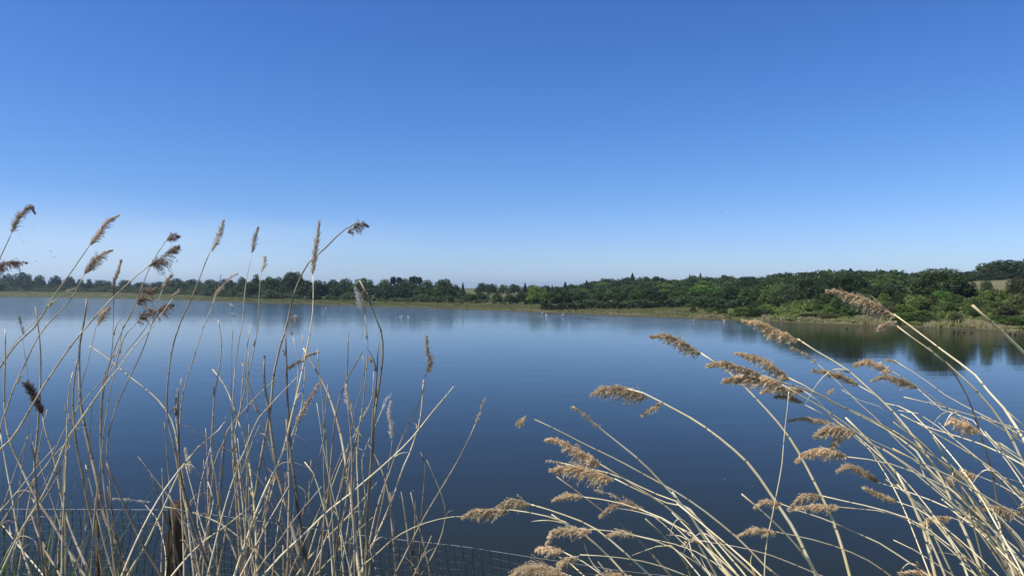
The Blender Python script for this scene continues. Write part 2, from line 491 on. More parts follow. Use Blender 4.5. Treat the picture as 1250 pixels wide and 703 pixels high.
def tree(px, D, ytop, wpx, kind, label, group=None, res='mid', trunk=True, cat=None):
    global TREES
    x = (px-625)/F*D*K; y = D*K
    g = hz(x, y)
    top = EYE-(ytop-351)/F*D*K
    h = max(top-g, 1.0*K)
    wd = wpx*D*K/F
    r = empty(NAMES[kind], (x, y, g-0.05))
    rot = rt.uniform(0, 6.28)
    cr = obj('crown', lib(kind, res, rt.randrange(3)), r)
    cr.scale = (wd, wd*rt.uniform(0.85, 1.1), h); cr.rotation_euler = (0, 0, rot)
    if trunk:
        tk = obj('trunk', TRC if kind in ('conifer', 'pine') else TR[rt.randrange(3)], r)
        s = min(wd, h)
        tk.scale = (s, s, h); tk.rotation_euler = (0, 0, rot)
    tag(r, label, cat or ('bush' if kind in ('bush', 'scrub') else 'tree'), group)
    TREES += trunk
    return r
SIL = [(-400, 333), (0, 334), (17, 333), (38, 333), (41, 337), (50, 335.5), (57, 343), (67, 336.5), (77, 341), (85, 338), (98, 340), (109, 340), (125, 342), (143, 346),
       (160, 342), (180, 344), (200, 343), (215, 340), (236, 341), (260, 341.5), (290, 340), (296, 338), (313, 334.5), (337, 338), (350, 335), (358, 332), (368, 334), (387, 341),
       (407, 341), (420, 340), (445, 340), (456, 343), (470, 340.5), (500, 340), (528, 342), (548, 341), (560, 348), (576, 352), (590, 345.5), (602, 346), (610, 349), (628, 347), (644, 347),
       (665, 348), (680, 349), (699, 347), (710, 346.5), (722, 341), (732, 338), (745, 338.5), (761, 336.5), (785, 336), (811, 338), (820, 338), (845, 336.5), (864, 335.5), (889, 334), (904, 336.5), (925, 336),
       (950, 331.5), (973, 331.5), (1005, 326), (1019, 327.5), (1040, 327), (1063, 326), (1081, 327.5), (1100, 329.5), (1117, 331), (1140, 331), (1171, 333), (1176, 335), (1186, 330), (1206, 320), (1220, 317), (1232, 316), (1246, 315), (1310, 313), (1600, 310)]
SX = [s[0] for s in SIL]; SYv = [s[1] for s in SIL]
sil = lambda p: float(np.interp(p, SX, SYv))
def prof(px, i): return float(np.interp(px, PR[:, 0], PR[:, i]))
LMK = [(0, 'beyond the left edge'), (40, 'behind the level plume at the left edge'), (88, 'behind the first long slanting stem'), (122, 'behind the full curled plume'), (150, 'behind the straight spiky plume'),
       (182, 'left of the dark clustered plumes'), (215, 'behind the dark clustered plumes'), (262, 'behind the tall feather-plumed reed'), (292, 'behind the ragged double tuft'), (325, 'behind the two whitish plumes'),
       (350, 'left of the bent stem'), (378, 'behind the bent stem'), (405, 'right of the long upright plume'), (436, 'left of the nodding pale plume'), (466, 'behind the nodding pale plume'), (515, 'below the four pines'),
       (545, 'right of the four pines'), (575, 'around the single conifer spire'), (604, 'left of the small green field'), (640, 'by the small green field'), (672, 'beside the bright yellow-green tree'), (704, 'around the tall centre conifer'),
       (735, 'where the wooded hill begins'), (768, 'left of the tall crest conifer'), (800, 'right of the tall crest conifer'), (838, 'left of the near-black tree'), (872, 'above the near-black tree'), (905, 'right of the near-black tree'),
       (938, 'left of the pale willow'), (975, 'above the pale willow'), (1012, 'right of the pale willow'), (1052, 'behind the largest tan plume'), (1092, 'right of the largest tan plume'), (1125, 'left of the massive oak'),
       (1160, 'around the massive oak'), (1192, 'right of the massive oak'), (1222, 'around the slim upright tree'), (1251, 'by the right edge'), (9999, 'beyond the right edge')]
def lmk(px):
    for a, l in LMK:
        if px < a: return l
ADJ = {'oak': 'dark rounded tree', 'mid': 'mid-green tree', 'bright': 'light green tree', 'pale': 'pale willow', 'olive': 'olive tree', 'conifer': 'pointed dark conifer', 'bush': 'rounded bushy tree'}
def seg(px, kind, rowname):
    return '%s %s, %s' % (ADJ[kind], rowname, lmk(px)), 'trees on the far shore, '+rowname
# explicit trees: px, depth factor on tree line, top, width, kind, label, resolution
EX = [
 (1147, 1.04, 328, 76, 'oak', 'massive dark round oak standing alone above the right-hand scrub', 'near'),
 (1178, 1.03, 345, 26, 'oak', 'small dark tree touching the right side of the massive oak', 'mid'),
 (985, 1.06, 338, 62, 'oak', 'broad dark oak behind the pale willow right of centre', 'near'),
 (1030, 1.05, 336, 72, 'oak', 'very dark broad oak behind the tip of the largest tan plume', 'near'),
 (1074, 1.03, 347, 44, 'oak', 'dark lower oak between the largest tan plume and the massive oak', 'near'),
 (962, 1.0, 346, 46, 'pale', 'pale grey-green willow in front of the dark oaks right of centre', 'near'),
 (940, 1.0, 352, 34, 'mid', 'mid-green bushy tree just left of the pale willow', 'mid'),
 (915, 1.02, 352, 36, 'mid', 'wide mid-green tree two crowns left of the pale willow', 'mid'),
 (893, 1.05, 350, 26, 'oak', 'dark tree with a bare pale limb left of the willow', 'mid'),
 (1205, 1.0, 342, 17, 'poplar', 'slim upright light green tree in front of the dry hillside field', 'near'),
 (1247, 1.05, 338, 40, 'olive', 'olive-green spreading tree at the right edge of the picture', 'near'),
 (1190, 0.99, 363.5, 24, 'bush', 'low green bush between the massive oak and the slim tree', 'mid'),
 (853, 0.92, 362, 25, 'oak', 'round near-black bushy tree standing in front of the hedge', 'mid'),
 (656, 1.0, 349.5, 32, 'bright', 'bright yellow-green round tree right of the small field', 'mid'),
 (683, 1.0, 351, 28, 'mid', 'green round tree next to the bright yellow-green one', 'mid'),
 (704, 1.02, 352, 26, 'oak', 'dark round tree second right of the bright yellow-green one', 'mid'),
 (607, 0.98, 357, 15, 'mid', 'small green tree standing alone in front of the small field', 'mid'),
 (622, 0.98, 358.5, 18, 'oak', 'small dark tree on the right edge of the small field', 'mid'),
 (636, 0.99, 357, 20, 'oak', 'small dark tree tucked left of the bright yellow-green one', 'mid'),
 (358, 1.06, 332, 34, 'oak', 'tallest dark round tree left of centre, behind the bent stem', 'near'),
 (331, 1.04, 338, 30, 'mid', 'broad tree left of the tallest round one', 'mid'),
 (313, 1.06, 334.5, 12, 'oak', 'slender dark tree poking above the clump near the pale plumes', 'mid'),
 (390, 1.02, 342, 28, 'oak', 'dark tree directly right of the tallest round one', 'mid'),
 (331, 0.98, 353, 22, 'pale', 'pale rounded willow bush at the foot of the clump left of centre', 'mid'),
 (480, 1.3, 337, 6, 'pine', 'first of four flat-topped pines rising from the wood', 'mid'),
 (487.5, 1.3, 338, 5, 'pine', 'smallest of four flat-topped pines rising from the wood', 'mid'),
 (504, 1.3, 336.5, 7, 'pine', 'tallest of four flat-topped pines rising from the wood', 'mid'),
 (511, 1.3, 337.5, 7, 'pine', 'rightmost of four flat-topped pines rising from the wood', 'mid'),
 (565, 1.3, 343.5, 5.5, 'conifer', 'single dark spire of a conifer at the right end of the long wood', 'mid'),
 (641, 1.3, 344, 7, 'conifer', 'small dark conifer rising behind the bright yellow-green tree', 'mid'),
 (674, 1.35, 347, 5, 'conifer', 'thin low conifer spire left of the tall centre conifer', 'mid'),
 (690, 1.35, 343, 8, 'conifer', 'tall dark conifer standing out just right of centre', 'mid'),
 (716, 1.5, 341, 6, 'conifer', 'narrow conifer where the wooded hill begins to rise', 'mid'),
 (772, 1.8, 332.5, 9, 'conifer', 'tall conifer on the first crest of the wooded hill', 'mid'),
 (842, 2.0, 334, 6, 'conifer', 'smaller of two conifer tips on the hill crest', 'mid'),
 (855, 2.0, 332.5, 7, 'conifer', 'larger of two conifer tips on the hill crest', 'mid'),
 (1018, 1.03, 362, 34, 'bush', 'large rounded grey-green bush in front of the very dark oak', 'near'),
 (1001, 1.0, 364, 26, 'bush', 'rounded bush left of the large grey-green one', 'mid'),
 (805, 1.03, 356, 30, 'oak', 'dark leafy tree behind the hedge right of centre', 'mid'),
 (772, 1.02, 357, 16, 'mid', 'small light tree beside the pale gap behind the hedge', 'mid'),
 (828, 1.05, 354, 24, 'bright', 'lighter green tree behind the hedge near the near-black bushy tree', 'mid'),
 (872, 1.0, 362, 20, 'mid', 'rounded green tree just right of the near-black bushy tree', 'mid'),
]
for px, fd, yt, wp, kd, lb, rs_ in EX:
    tree(px, prof(px, 1)*fd, yt, wp*(1.5 if kd == 'conifer' else (1.3 if kd == 'pine' else 1)), kd, lb, None, rs_)
# tree line rows
def row(x0, x1, step, fd, yfun, wmul, kinds, res, rowname):
    px = x0
    while px < x1:
        st = step*rt.uniform(0.75, 1.3)
        p = px+rt.uniform(-1.5, 1.5)
        kd = rt.choice(kinds); lb, gp = seg(p, kd, rowname)
        tree(p, (prof(p, 1)*fd if fd < 10 else fd)*rt.uniform(0.97, 1.03), yfun(p), st*wmul*rt.uniform(0.9, 1.2), kd, lb, gp, res)
        px += st
row(-60, 584, 15, 1.05, lambda p: sil(p)+rt.uniform(6, 12), 1.5, ['oak', 'oak', 'mid', 'mid', 'bush'], 'far', 'in the front row')
row(-50, 566, 20, 1.16, lambda p: sil(p)+rt.uniform(3, 7), 1.2, ['oak', 'oak', 'mid', 'oak'], 'far', 'in the second row')
SKYL = [(-45, 335, 22), (-25, 334, 20), (-8, 334, 15), (8, 334, 15), (27, 332.5, 23), (47, 335.5, 13), (67, 336, 14), (85, 337.5, 15), (98, 340, 9), (109, 340, 8), (125, 341.5, 21), (153, 341.5, 15), (172, 344, 17), (192, 343.5, 18), (215, 339.5, 18),
        (236, 340.5, 20), (257, 341, 19), (278, 340.5, 19), (296, 338, 12), (338, 338, 14), (407, 341, 16), (422, 340, 18), (444, 339.5, 24), (470, 340.5, 17), (496, 340, 20), (521, 341.5, 17), (541, 340.5, 24), (556, 347, 11),
        (590, 345, 17), (601, 346, 12), (615, 347, 11), (628, 346.5, 17), (651, 347.5, 18), (666, 348, 13), (682, 349, 16), (699, 346.5, 17), (710, 346.5, 14)]
for p, yt, wp in SKYL:
    kd = rt.choice(['oak', 'oak', 'mid']); lb, gp = seg(p, kd, 'on the skyline')
    tree(p, prof(p, 1)*(1.28 if p < 575 else 1.55)*rt.uniform(.98, 1.02), yt, wp*(1.08 if p < 112 else 1.32), kd, lb, gp, 'mid')
row(712, 900, 17, 1.06, lambda p: 354+rt.uniform(-3, 3), 1.5, ['oak', 'oak', 'mid', 'bright'], 'mid', 'at the foot of the wooded hill')
for fd, q, rn in [(1.22, 0.34, 'low on the wooded hill'), (1.42, 0.55, 'halfway up the wooded hill'), (1.62, 0.74, 'high on the wooded hill'), (1.85, 0.90, 'just under the hill skyline')]:
    row(704+q*20, 1090, 22, fd, lambda p, q=q: 356*(1-q)+sil(p)*q+rt.uniform(-2.5, 2.0), 1.4, ['oak', 'oak', 'oak', 'mid', 'mid', 'bright', 'mid'], 'mid', rn)
row(1090, 1180, 11, 400, lambda p: sil(p)+rt.uniform(4, 8), 1.7, ['oak', 'mid', 'mid'], 'far', 'in the back woodland')
row(1090, 1180, 10, 450, lambda p: sil(p)+rt.uniform(-.3, 2), 1.5, ['oak', 'mid', 'oak'], 'far', 'on the back skyline')
row(1186, 1300, 15, 345, lambda p: sil(p)+rt.uniform(0, 2), 1.9, ['oak'], 'mid', 'on the crest of the dry field')
row(1182, 1262, 13, 318, lambda p: 334+rt.uniform(-4, 3), 1.7, ['oak', 'oak', 'mid'], 'mid', 'below the dry field crest')

# hillside woodland that reads as one mass behind and between the trees
def woodland(name, x0, x1, rows, seed, mat):
    rs = np.random.RandomState(seed); Vs, Fs, off = [], [], 0
    for fd, q in rows:
        px = x0
        while px < x1:
            D = prof(px, 1)*fd*rs.uniform(0.97, 1.03) if fd < 10 else fd*rs.uniform(0.97, 1.03)
            x = (px-625)/F*D*K; y = D*K; g = hz(x, y)
            yt = (356*(1-q)+sil(px)*q)+rs.uniform(1.0, 4.0)
            h = max(EYE-(yt-351)/F*D*K-g, 2); wdt = 15*D*K/F
            n = 420
            d = rs.normal(size=(n, 3)); d /= np.linalg.norm(d, axis=1)[:, None]
            d[:, 2] = np.abs(d[:, 2])
            rad = rs.uniform(0.75, 1.05, n)*(1+0.18*np.sin(d[:, 0]*6+px)*np.cos(d[:, 1]*7))
            P = np.array([x, y, g+h*0.3])+d*rad[:, None]*np.array([wdt*.62, wdt*.62, h*.68])
            V, Fq = leafcloud(rs, P, d, 0.04*h+0.35)
            Vs.append(V); Fs.append(Fq+off); off += len(V)
            px += 9*rs.uniform(0.8, 1.3)
    tag(obj(name, mesh(name, np.concatenate(Vs), np.concatenate(Fs), [mat])), 'dense hillside woodland of merged dark crowns behind the nearer trees', 'woodland', None, 'stuff')
woodland('hillside_woodland', 700, 1100, [(1.3, 0.45), (1.5, 0.63), (1.72, 0.8), (2.0, 0.97)], 4, M['oak'])
woodland('distant_woodland', -380, 566, [(1.36, 0.78)], 5, M['oak'])

# hedge
def hedge(x0, x1, D, h, label):
    rs = np.random.RandomState(9)
    n = 5200
    px = rs.uniform(x0, x1, n); x = (px-625)/F*D*K; y = D*K+rs.uniform(-0.9, 0.9, n)
    g = height(x, y)
    z = g+h*rs.uniform(0, 1, n)**0.6*(1+0.2*np.sin(x*0.7)+0.12*np.sin(x*2.3))
    cx = (x0+x1)/2; X0 = (cx-625)/F*D*K; G0 = hz(X0, D*K)
    V, Fq = leafcloud(rs, np.stack([x-X0, y-D*K, z-G0], 1), np.stack([0*x, -1+0*x, 0.6+0*x], 1), 0.28)
    r = empty('hedge', (X0, D*K, G0))
    obj('foliage', mesh('foliage', V, Fq, [M['oak']]), r)
    parts = []
    for k in range(40):
        xx = (x0+(x1-x0)*(k+.5)/40-625)/F*D*K; gg = hz(xx, D*K)-G0
        parts.append(tube_geo([(xx-X0, 0, gg-.1), (xx-X0+.1, 0, gg+h*.7)], [.06, .03], 5)[:2])
    V, Fq = join(parts)
    tag(obj('stems', mesh('stems', V, Fq, [M['bark']]), r), kind='stuff')
    tag(r, label, 'hedge')
hedge(660, 842, 222, 1.9*K, 'long low dark hedge running along the meadow right of centre')
hedge(866, 905, 195, 1.6*K, 'short low hedge right of the near-black bushy tree')

# scrub on the right shore
SADJ = {'scrub': 'bright leafy shrub', 'mid': 'green shrub', 'bright': 'light green shrub', 'bush': 'dark green shrub', 'olive': 'olive shrub'}
for k in range(95):
    px = 905+350*rt.random()**0.8 if k > 12 else rt.uniform(790, 905)
    ds = 7*F/float(np.interp(px, GX, GY)); db = prof(px, 1)
    t_ = rt.random()**0.9
    D = ds+(db-ds)*(0.12+0.85*t_)
    g_ = hz((px-625)/F*D*K, D*K)
    hh = rt.uniform(1.1, 3.3)*K*(0.5 if px < 905 else (0.65+0.6*t_))
    yt = 351-(g_+hh-EYE)/K/D*F
    kd = rt.choice(['scrub', 'scrub', 'scrub', 'mid', 'bright', 'bush', 'olive'])
    where = 'at the water' if t_ < .3 else ('mid-bank' if t_ < .68 else 'under the trees')
    far_ = px <= 905
    tree(px, D, yt, rt.uniform(11, 32)*(0.4 if far_ else 1), kd, '%s%s %s, %s' % ('low ' if hh < 2.6 else 'tall ', SADJ[kd], 'on the meadow '+where if far_ else where, lmk(px).replace('above', 'in front of').replace('behind', 'below')),
         'shrubs dotted on the meadow' if far_ else 'shrubs of the right shore', 'mid', False, 'shrub')
# leafy understorey closing the foot of the far tree line
def understorey():
    rs = np.random.RandomState(21); n = 90000
    px = rs.uniform(-120, 1000, n); px = px[(px < 590) | (px > 640)]; n = len(px)
    db = np.interp(px, PR[:, 0], PR[:, 1])
    D = db*(1.0+rs.uniform(0, 0.05, n)+0.012*np.sin(px*.4)); x = (px-625)/F*D*K; y = D*K
    h = (2.3+1.5*np.sin(x*.11)+1.0*np.sin(x*.37+1))*np.clip(D/330, .7, 1.6)
    z = height(x, y)+h*rs.uniform(0, 1, n)**.7
    V, Fq = leafcloud(rs, np.stack([x, y, z], 1), np.stack([0*x, -1+0*x, .5+0*x], 1), .42)
    tag(obj('understorey', mesh('understorey', V, Fq, [M['oak']])), 'continuous dark bushy understorey at the foot of the far tree line', 'undergrowth', None, 'stuff')
understorey()

# blades: meadow, scrub ground cover, straw reeds at the shore
def blades(name, label, cat, n, x0, x1, s0, s1, h0, h1, wd, mat, seed, clump=1.0, dens=None):
    rs = np.random.RandomState(seed)
    px = rs.uniform(x0, x1, n)
    if dens is not None:
        m = rs.uniform(0, 1, n) < dens(px); px = px[m]; n = len(px)
    ds = 7*F/np.interp(px, GX, GY); db = np.interp(px, PR[:, 0], PR[:, 1])
    q = s0+(s1-s0)*rs.uniform(0, 1, n)
    D = ds+np.where(q < 0, 0, q)*(db-ds)+0.15+rs.uniform(0, 1.2, n)
    x = (px-625)/F*D*K; y = D*K
    z = height(x, y)
    h = rs.uniform(h0, h1, n)*(0.75+0.55*np.sin(x*0.45+2*np.sin(x*.09))*np.sin(x*0.13+y*0.2))*clump
    h = np.maximum(h, 0.15)
    a = rs.uniform(0, math.pi, n); u = np.stack([np.cos(a), np.sin(a), 0*a], 1)*wd*rs.uniform(.6, 1.4, (n, 1))
    P = np.stack([x, y, z-0.03], 1)
    ln = rs.normal(0, 0.22, (n, 3)); ln[:, 2] = 1
    T = P+ln*h[:, None]
    V = np.stack([P-u, P+u, T+u*.25, T-u*.25], 1).reshape(-1, 3)
    Fq = np.arange(n*4).reshape(-1, 4)
    tag(obj(name, mesh(name, V, Fq, [mat])), label, cat, None, 'stuff')
blades('meadow_grass', 'olive and straw-coloured rough grass along the far shore', 'grass', 90000, -60, 1000, 0.0, 1.0, 0.25, 0.6, 0.10, M['meadowgrass'], 1)
def scrub_cover():
    rs = np.random.RandomState(2); n = 150000
    px = rs.uniform(880, 1330, n); px = px[rs.uniform(0, 1, n) < np.clip((px-880)/130, 0.12, 1)]; n = len(px)
    ds = 7*F/np.interp(px, GX, GY); db = np.interp(px, PR[:, 0], PR[:, 1])
    D = ds+0.7+rs.uniform(0, 1, n)**1.2*(db+24-ds)
    x = (px-625)/F*D*K; y = D*K
    m = np.abs(np.sin(x*0.31+1.3*np.sin(y*0.21))*np.cos(y*0.37+1.1*np.sin(x*0.17)))*0.9+0.45*np.abs(np.sin(x*0.93+y*0.5)*np.cos(y*0.8-x*0.3))
    m = m*np.clip((D-ds)/12, 0.18, 1.35)*np.clip((px-850)/130, .3, 1)
    z = height(x, y)+m*1.7*rs.uniform(0.55, 1.0, n)**0.5
    V, Fq = leafcloud(rs, np.stack([x, y, z], 1), np.stack([0*x, -0.5+0*x, 0.9+0*x], 1), 0.26)
    tag(obj('scrub_cover', mesh('scrub_cover', V, Fq, [M['scrub']])), 'bright green brambles and weeds covering the right bank', 'undergrowth', None, 'stuff')
scrub_cover()
blades('shore_reeds', 'pale straw reed bed at the foot of the right bank', 'reeds', 16000, 930, 1290, 0.0, 0.03, 0.6, 1.5, 0.05, M['strawgrass'], 3, 1.0,
       lambda p: np.clip(0.25+0.5*np.sin(p*0.09)+0.4*np.sin(p*0.31+1)+0.9*((p > 1180) | ((p > 1045) & (p < 1072))), 0.03, 1))
blades('shore_sedge', 'thin yellowish sedge fringe along the water line', 'sedge', 14000, 560, 960, 0.0, 0.08, 0.3, 0.7, 0.06, M['strawgrass'], 6, 1.0, lambda p: np.clip(0.15+0.5*np.sin(p*0.06)+0.3*np.sin(p*0.23), 0.03, 1))

# mud bar in the lake
def mudbar():
    a = Vector(at(686, 7*F/35.5, z=0)); b = Vector(at(737, 7*F/39.0, z=0))
    V, Fq = [], []; n = 30
    d = (b-a).normalized(); s = Vector((-d.y, d.x, 0))
    for i in range(n+1):
        t = i/n; c = a.lerp(b, t); wdt = 0.9*math.sin(math.pi*min(max(t, .02), .98))**.5*(1+.3*math.sin(t*23)); h = 0.16*math.sin(math.pi*t)*(1+.4*math.sin(t*31))
        for q, zz in ((-1, -.08), (-.5, h*.8), (.3, h), (1, -.08)): V.append(c+s*(wdt*q)+Vector((0, 0, zz)))
    for i in range(n):
        for k in range(3): Fq.append((i*4+k, i*4+k+1, i*4+k+5, i*4+k+4))
    tag(obj('mud_bar', mesh('mud_bar', V, Fq, [simple('wet_mud', (0.035, 0.03, 0.022), 0.4, 3, (0.06, 0.05, 0.035))], True)), kind='structure')
mudbar()

def debris():
    rs = np.random.RandomState(12); n = 150
    px = rs.uniform(-100, 1350, n); D = rs.uniform(17, 70, n)**1.0; cx = rs.choice([1066, 700, 1100, 480, 900], n)
    px = np.where(rs.uniform(0, 1, n) < .6, cx+rs.normal(0, 28, n), px)
    x = (px-625)/F*D; P = np.stack([x, D, 0.006+0*x], 1); a = rs.uniform(0, 6.28, n); L = rs.uniform(.015, .05, n)
    u = np.stack([np.cos(a)*L, np.sin(a)*L, 0*a], 1); v = np.stack([-np.sin(a)*.012, np.cos(a)*.012, 0*a], 1)
    V = np.stack([P-u, P-v*.6+u*.2, P+u, P+v], 1).reshape(-1, 3); V[3::4, 2] += .012
    tag(obj('floating_debris', mesh('floating_debris', V, np.arange(n*4).reshape(-1, 4), [M['strawgrass']])), 'tiny flecks of reed fluff and straw floating on the lake', 'debris', None, 'stuff')
debris()

# ---------------------------------------------------------------- pylons on the skyline
def pylon(px, D, ytop, label):
    x, y, ztop = at(px, D, ytop); g = hz(x, y); H = ztop-g
    r = empty('electricity_pylon', (x, y, g))
    parts = []; ww = lambda t: 3.6*(1-t)**1.3+0.6
    cor = [(-1, -1), (1, -1), (1, 1), (-1, 1)]
    lv = [0, .18, .34, .48, .6, .7, .79, .87, .94, 1]
    for cx, cy in cor:
        parts.append(tube_geo([(cx*ww(t), cy*ww(t), t*H) for t in lv], .22, 4)[:2])
    for i in range(len(lv)-1):
        for k in range(4):
            p, q = cor[k], cor[(k+1) % 4]
            for (u, v) in ((p, q), (q, p)):
                parts.append(tube_geo([(u[0]*ww(lv[i]), u[1]*ww(lv[i]), lv[i]*H), (v[0]*ww(lv[i+1]), v[1]*ww(lv[i+1]), lv[i+1]*H)], .12, 3)[:2])
    V, Fq = join(parts); obj('lattice_tower', mesh('lattice_tower', V, Fq, [M['steel']]), r)
    for t, L in ((.64, 7), (.77, 9), (.9, 6)):
        V, Fq = join([tube_geo([(-L, 0, t*H), (L, 0, t*H)], .2, 4)[:2], tube_geo([(-L, 0, t*H), (0, 0, t*H+3), (L, 0, t*H)], .14, 4)[:2]] +
                     [tube_geo([(s*L, 0, t*H), (s*L, 0, t*H-2.4)], .16, 5)[:2] for s in (-1, 1)])
        obj('crossarm', mesh('crossarm', V, Fq, [M['steel']]), r)
    tag(r, label, 'pylon')
    return x, y, g+H*.72
pa = pylon(24, 1250, 326, 'faint lattice pylon above the trees at the far left')
pb = pylon(269, 2100, 334, 'faint lattice pylon behind the low even tree line left of centre')
pc = pylon(426, 2900, 338.5, 'smallest faint pylon just showing above the long wood')
def cable(a, b, label):
    pts = [(a[0]+(b[0]-a[0])*t, a[1]+(b[1]-a[1])*t, a[2]+(b[2]-a[2])*t-16*4*t*(1-t)) for t in [i/24 for i in range(25)]]
    V, Fq, _ = tube_geo(pts, .09, 4)
    tag(obj('power_cable', mesh('power_cable', V, Fq, [M['steel']])), label, 'cable')
cable(pa, pb, 'thin power cable sagging from the far left pylon to the middle one')
cable(pb, pc, 'thin power cable between the two smaller pylons')

# ---------------------------------------------------------------- birds
def ellips(c, r, nu=10, nv=7):
    V = [(c[0], c[1], c[2]-r[2])]; Fq = []
    for j in range(1, nv):
        ph = math.pi*j/nv-math.pi/2
        for i in range(nu):
            a = 2*math.pi*i/nu; V.append((c[0]+r[0]*math.cos(ph)*math.cos(a), c[1]+r[1]*math.cos(ph)*math.sin(a), c[2]+r[2]*math.sin(ph)))
    V.append((c[0], c[1], c[2]+r[2])); n = len(V)-1
    for i in range(nu): Fq.append((0, 1+(i+1) % nu, 1+i)); Fq.append((n, n-nu+i, n-nu+(i+1) % nu))
    for j in range(nv-2):
        for i in range(nu):
            a = 1+j*nu+i; b = 1+j*nu+(i+1) % nu; Fq.append((a, b, b+nu, a+nu))
    return V, Fq
def waterbird(px, py, s, mat, neck, label, name, cat, group=None, yaw=0.0):
    D = 7*F/(py-351)
    r = empty(name, at(px, D, z=0)); r.rotation_euler = (0, 0, yaw)
    # one continuous body swept from tail to beak root
    path = [(-.62, .26), (-.48, .20), (-.2, .16), (.1, .15), (.32, .20), (.40, .26+.3*neck), (.38, .30+.7*neck), (.44, .36+.9*neck), (.54, .34+.9*neck)]
    rad = [.03, .11, .20, .21, .15, .07, .05, .075, .035]
    V, Fq, _ = tube_geo([(a*s, 0, b*s) for a, b in path], [q*s for q in rad], 9)
    obj('body', mesh('body', V, Fq, [mat], True), r)
    V, Fq, _ = tube_geo([(.55*s, 0, (.34+.9*neck)*s), (.70*s, 0, (.30+.9*neck)*s)], [.03*s, .008*s], 6)
    obj('beak', mesh('beak', V, Fq, [M['beak']]), r)
    for q in (-1, 1):
        V, Fq = ellips((-.18*s, q*.15*s, .22*s), (.36*s, .07*s, .12*s)); obj('wing', mesh('wing', V, Fq, [mat], True), r)
    tag(r, label, cat, group)
for px, py, s, lb, ya in [(489.5, 387, 1.0, 'white waterbird left of centre, leftmost of a close pair', 0), (498.5, 386.7, .8, 'white waterbird left of centre, rightmost of a close pair', 2.8),
                    (662, 382.5, .9, 'faint white waterbird close to the shore left of the mud bar', .3), (667, 384.5, 1.0, 'white waterbird left of the mud bar', 3.0), (687, 384.6, 1.0, 'white waterbird at the left tip of the mud bar', 0.4),
                    (398, 375.5, .8, 'white waterbird close to the shore, right of the long upright plume', 0), (847, 390.6, .7, 'small white bird near the shore beyond the upper tan plumes', .2), (884, 391.2, .7, 'rightmost small white bird near the far shore', 2.9)]:
    waterbird(px, py, s*0.8, M['white_bird'], .7, lb, 'white_waterbird', 'bird', 'white birds on the lake', ya)
for px, py, s, ya in [(1165, 404.6, .55, 0), (1170, 404.8, .5, 3), (1177, 405.3, .6, .4), (1186, 405.6, .55, 2.8), (1233, 407.2, .6, 0), (1239, 407.8, .5, 3.1), (1034, 400.5, .5, .2)]:
    waterbird(px, py, s*1.0, M['dark_bird'], .25, 'dark duck on the water close to the right shore' if px > 1100 else 'lone dark duck on the water below the largest tan plume', 'duck', 'duck', 'ducks by the right shore' if px > 1100 else None, ya)
def flyer(px, py, D, s, yaw, lb):
    r = empty('flying_bird', (( px-625)/F*D, D, EYE-(py-351)/F*D)); r.rotation_euler = (0.3, 0.4*math.sin(px), yaw)
    V, Fq, _ = tube_geo([(-.5*s, 0, 0), (-.25*s, 0, 0), (0, 0, 0), (.25*s, 0, .01), (.4*s, 0, 0)], [.02*s, .06*s, .09*s, .07*s, .01*s], 7)
    obj('body', mesh('body', V, Fq, [M['dark_bird']], True), r)
    for q in (-1, 1):
        V = [(.14*s, q*.05*s, 0), (-.12*s, q*.05*s, 0), (-.1*s, q*.45*s, .16*s), (.1*s, q*.5*s, .17*s), (-.14*s, q*.95*s, .1*s),
             (.14*s, q*.05*s, .03*s), (-.12*s, q*.05*s, .02*s), (-.1*s, q*.45*s, .175*s), (.1*s, q*.5*s, .19*s)]
        obj('wing', mesh('wing', V, [(0, 1, 2, 3), (3, 2, 4), (5, 8, 7, 6), (8, 4, 7), (0, 5, 6, 1), (0, 3, 8, 5), (1, 6, 7, 2)], [M['dark_bird']]), r)
    tag(r, lb, 'bird', 'birds flying over the left shore')
for i, (px, py, s) in enumerate([(41.4, 276, .32), (38.7, 282, .28), (23.2, 286.3, .3), (29, 294.2, .28), (32.7, 304, .3), (44.5, 318.5, .34), (62, 306.5, .42), (66.5, 313.5, .45), (32.5, 315, .26), (879.5, 258.5, .4)]):
    flyer(px, py, 150, s*1.1, i*1.3, 'tiny dark bird in the pale sky between the leftmost plume and the long slanting stem' if px < 800 else 'lone tiny speck of a bird in the blue sky right of centre')

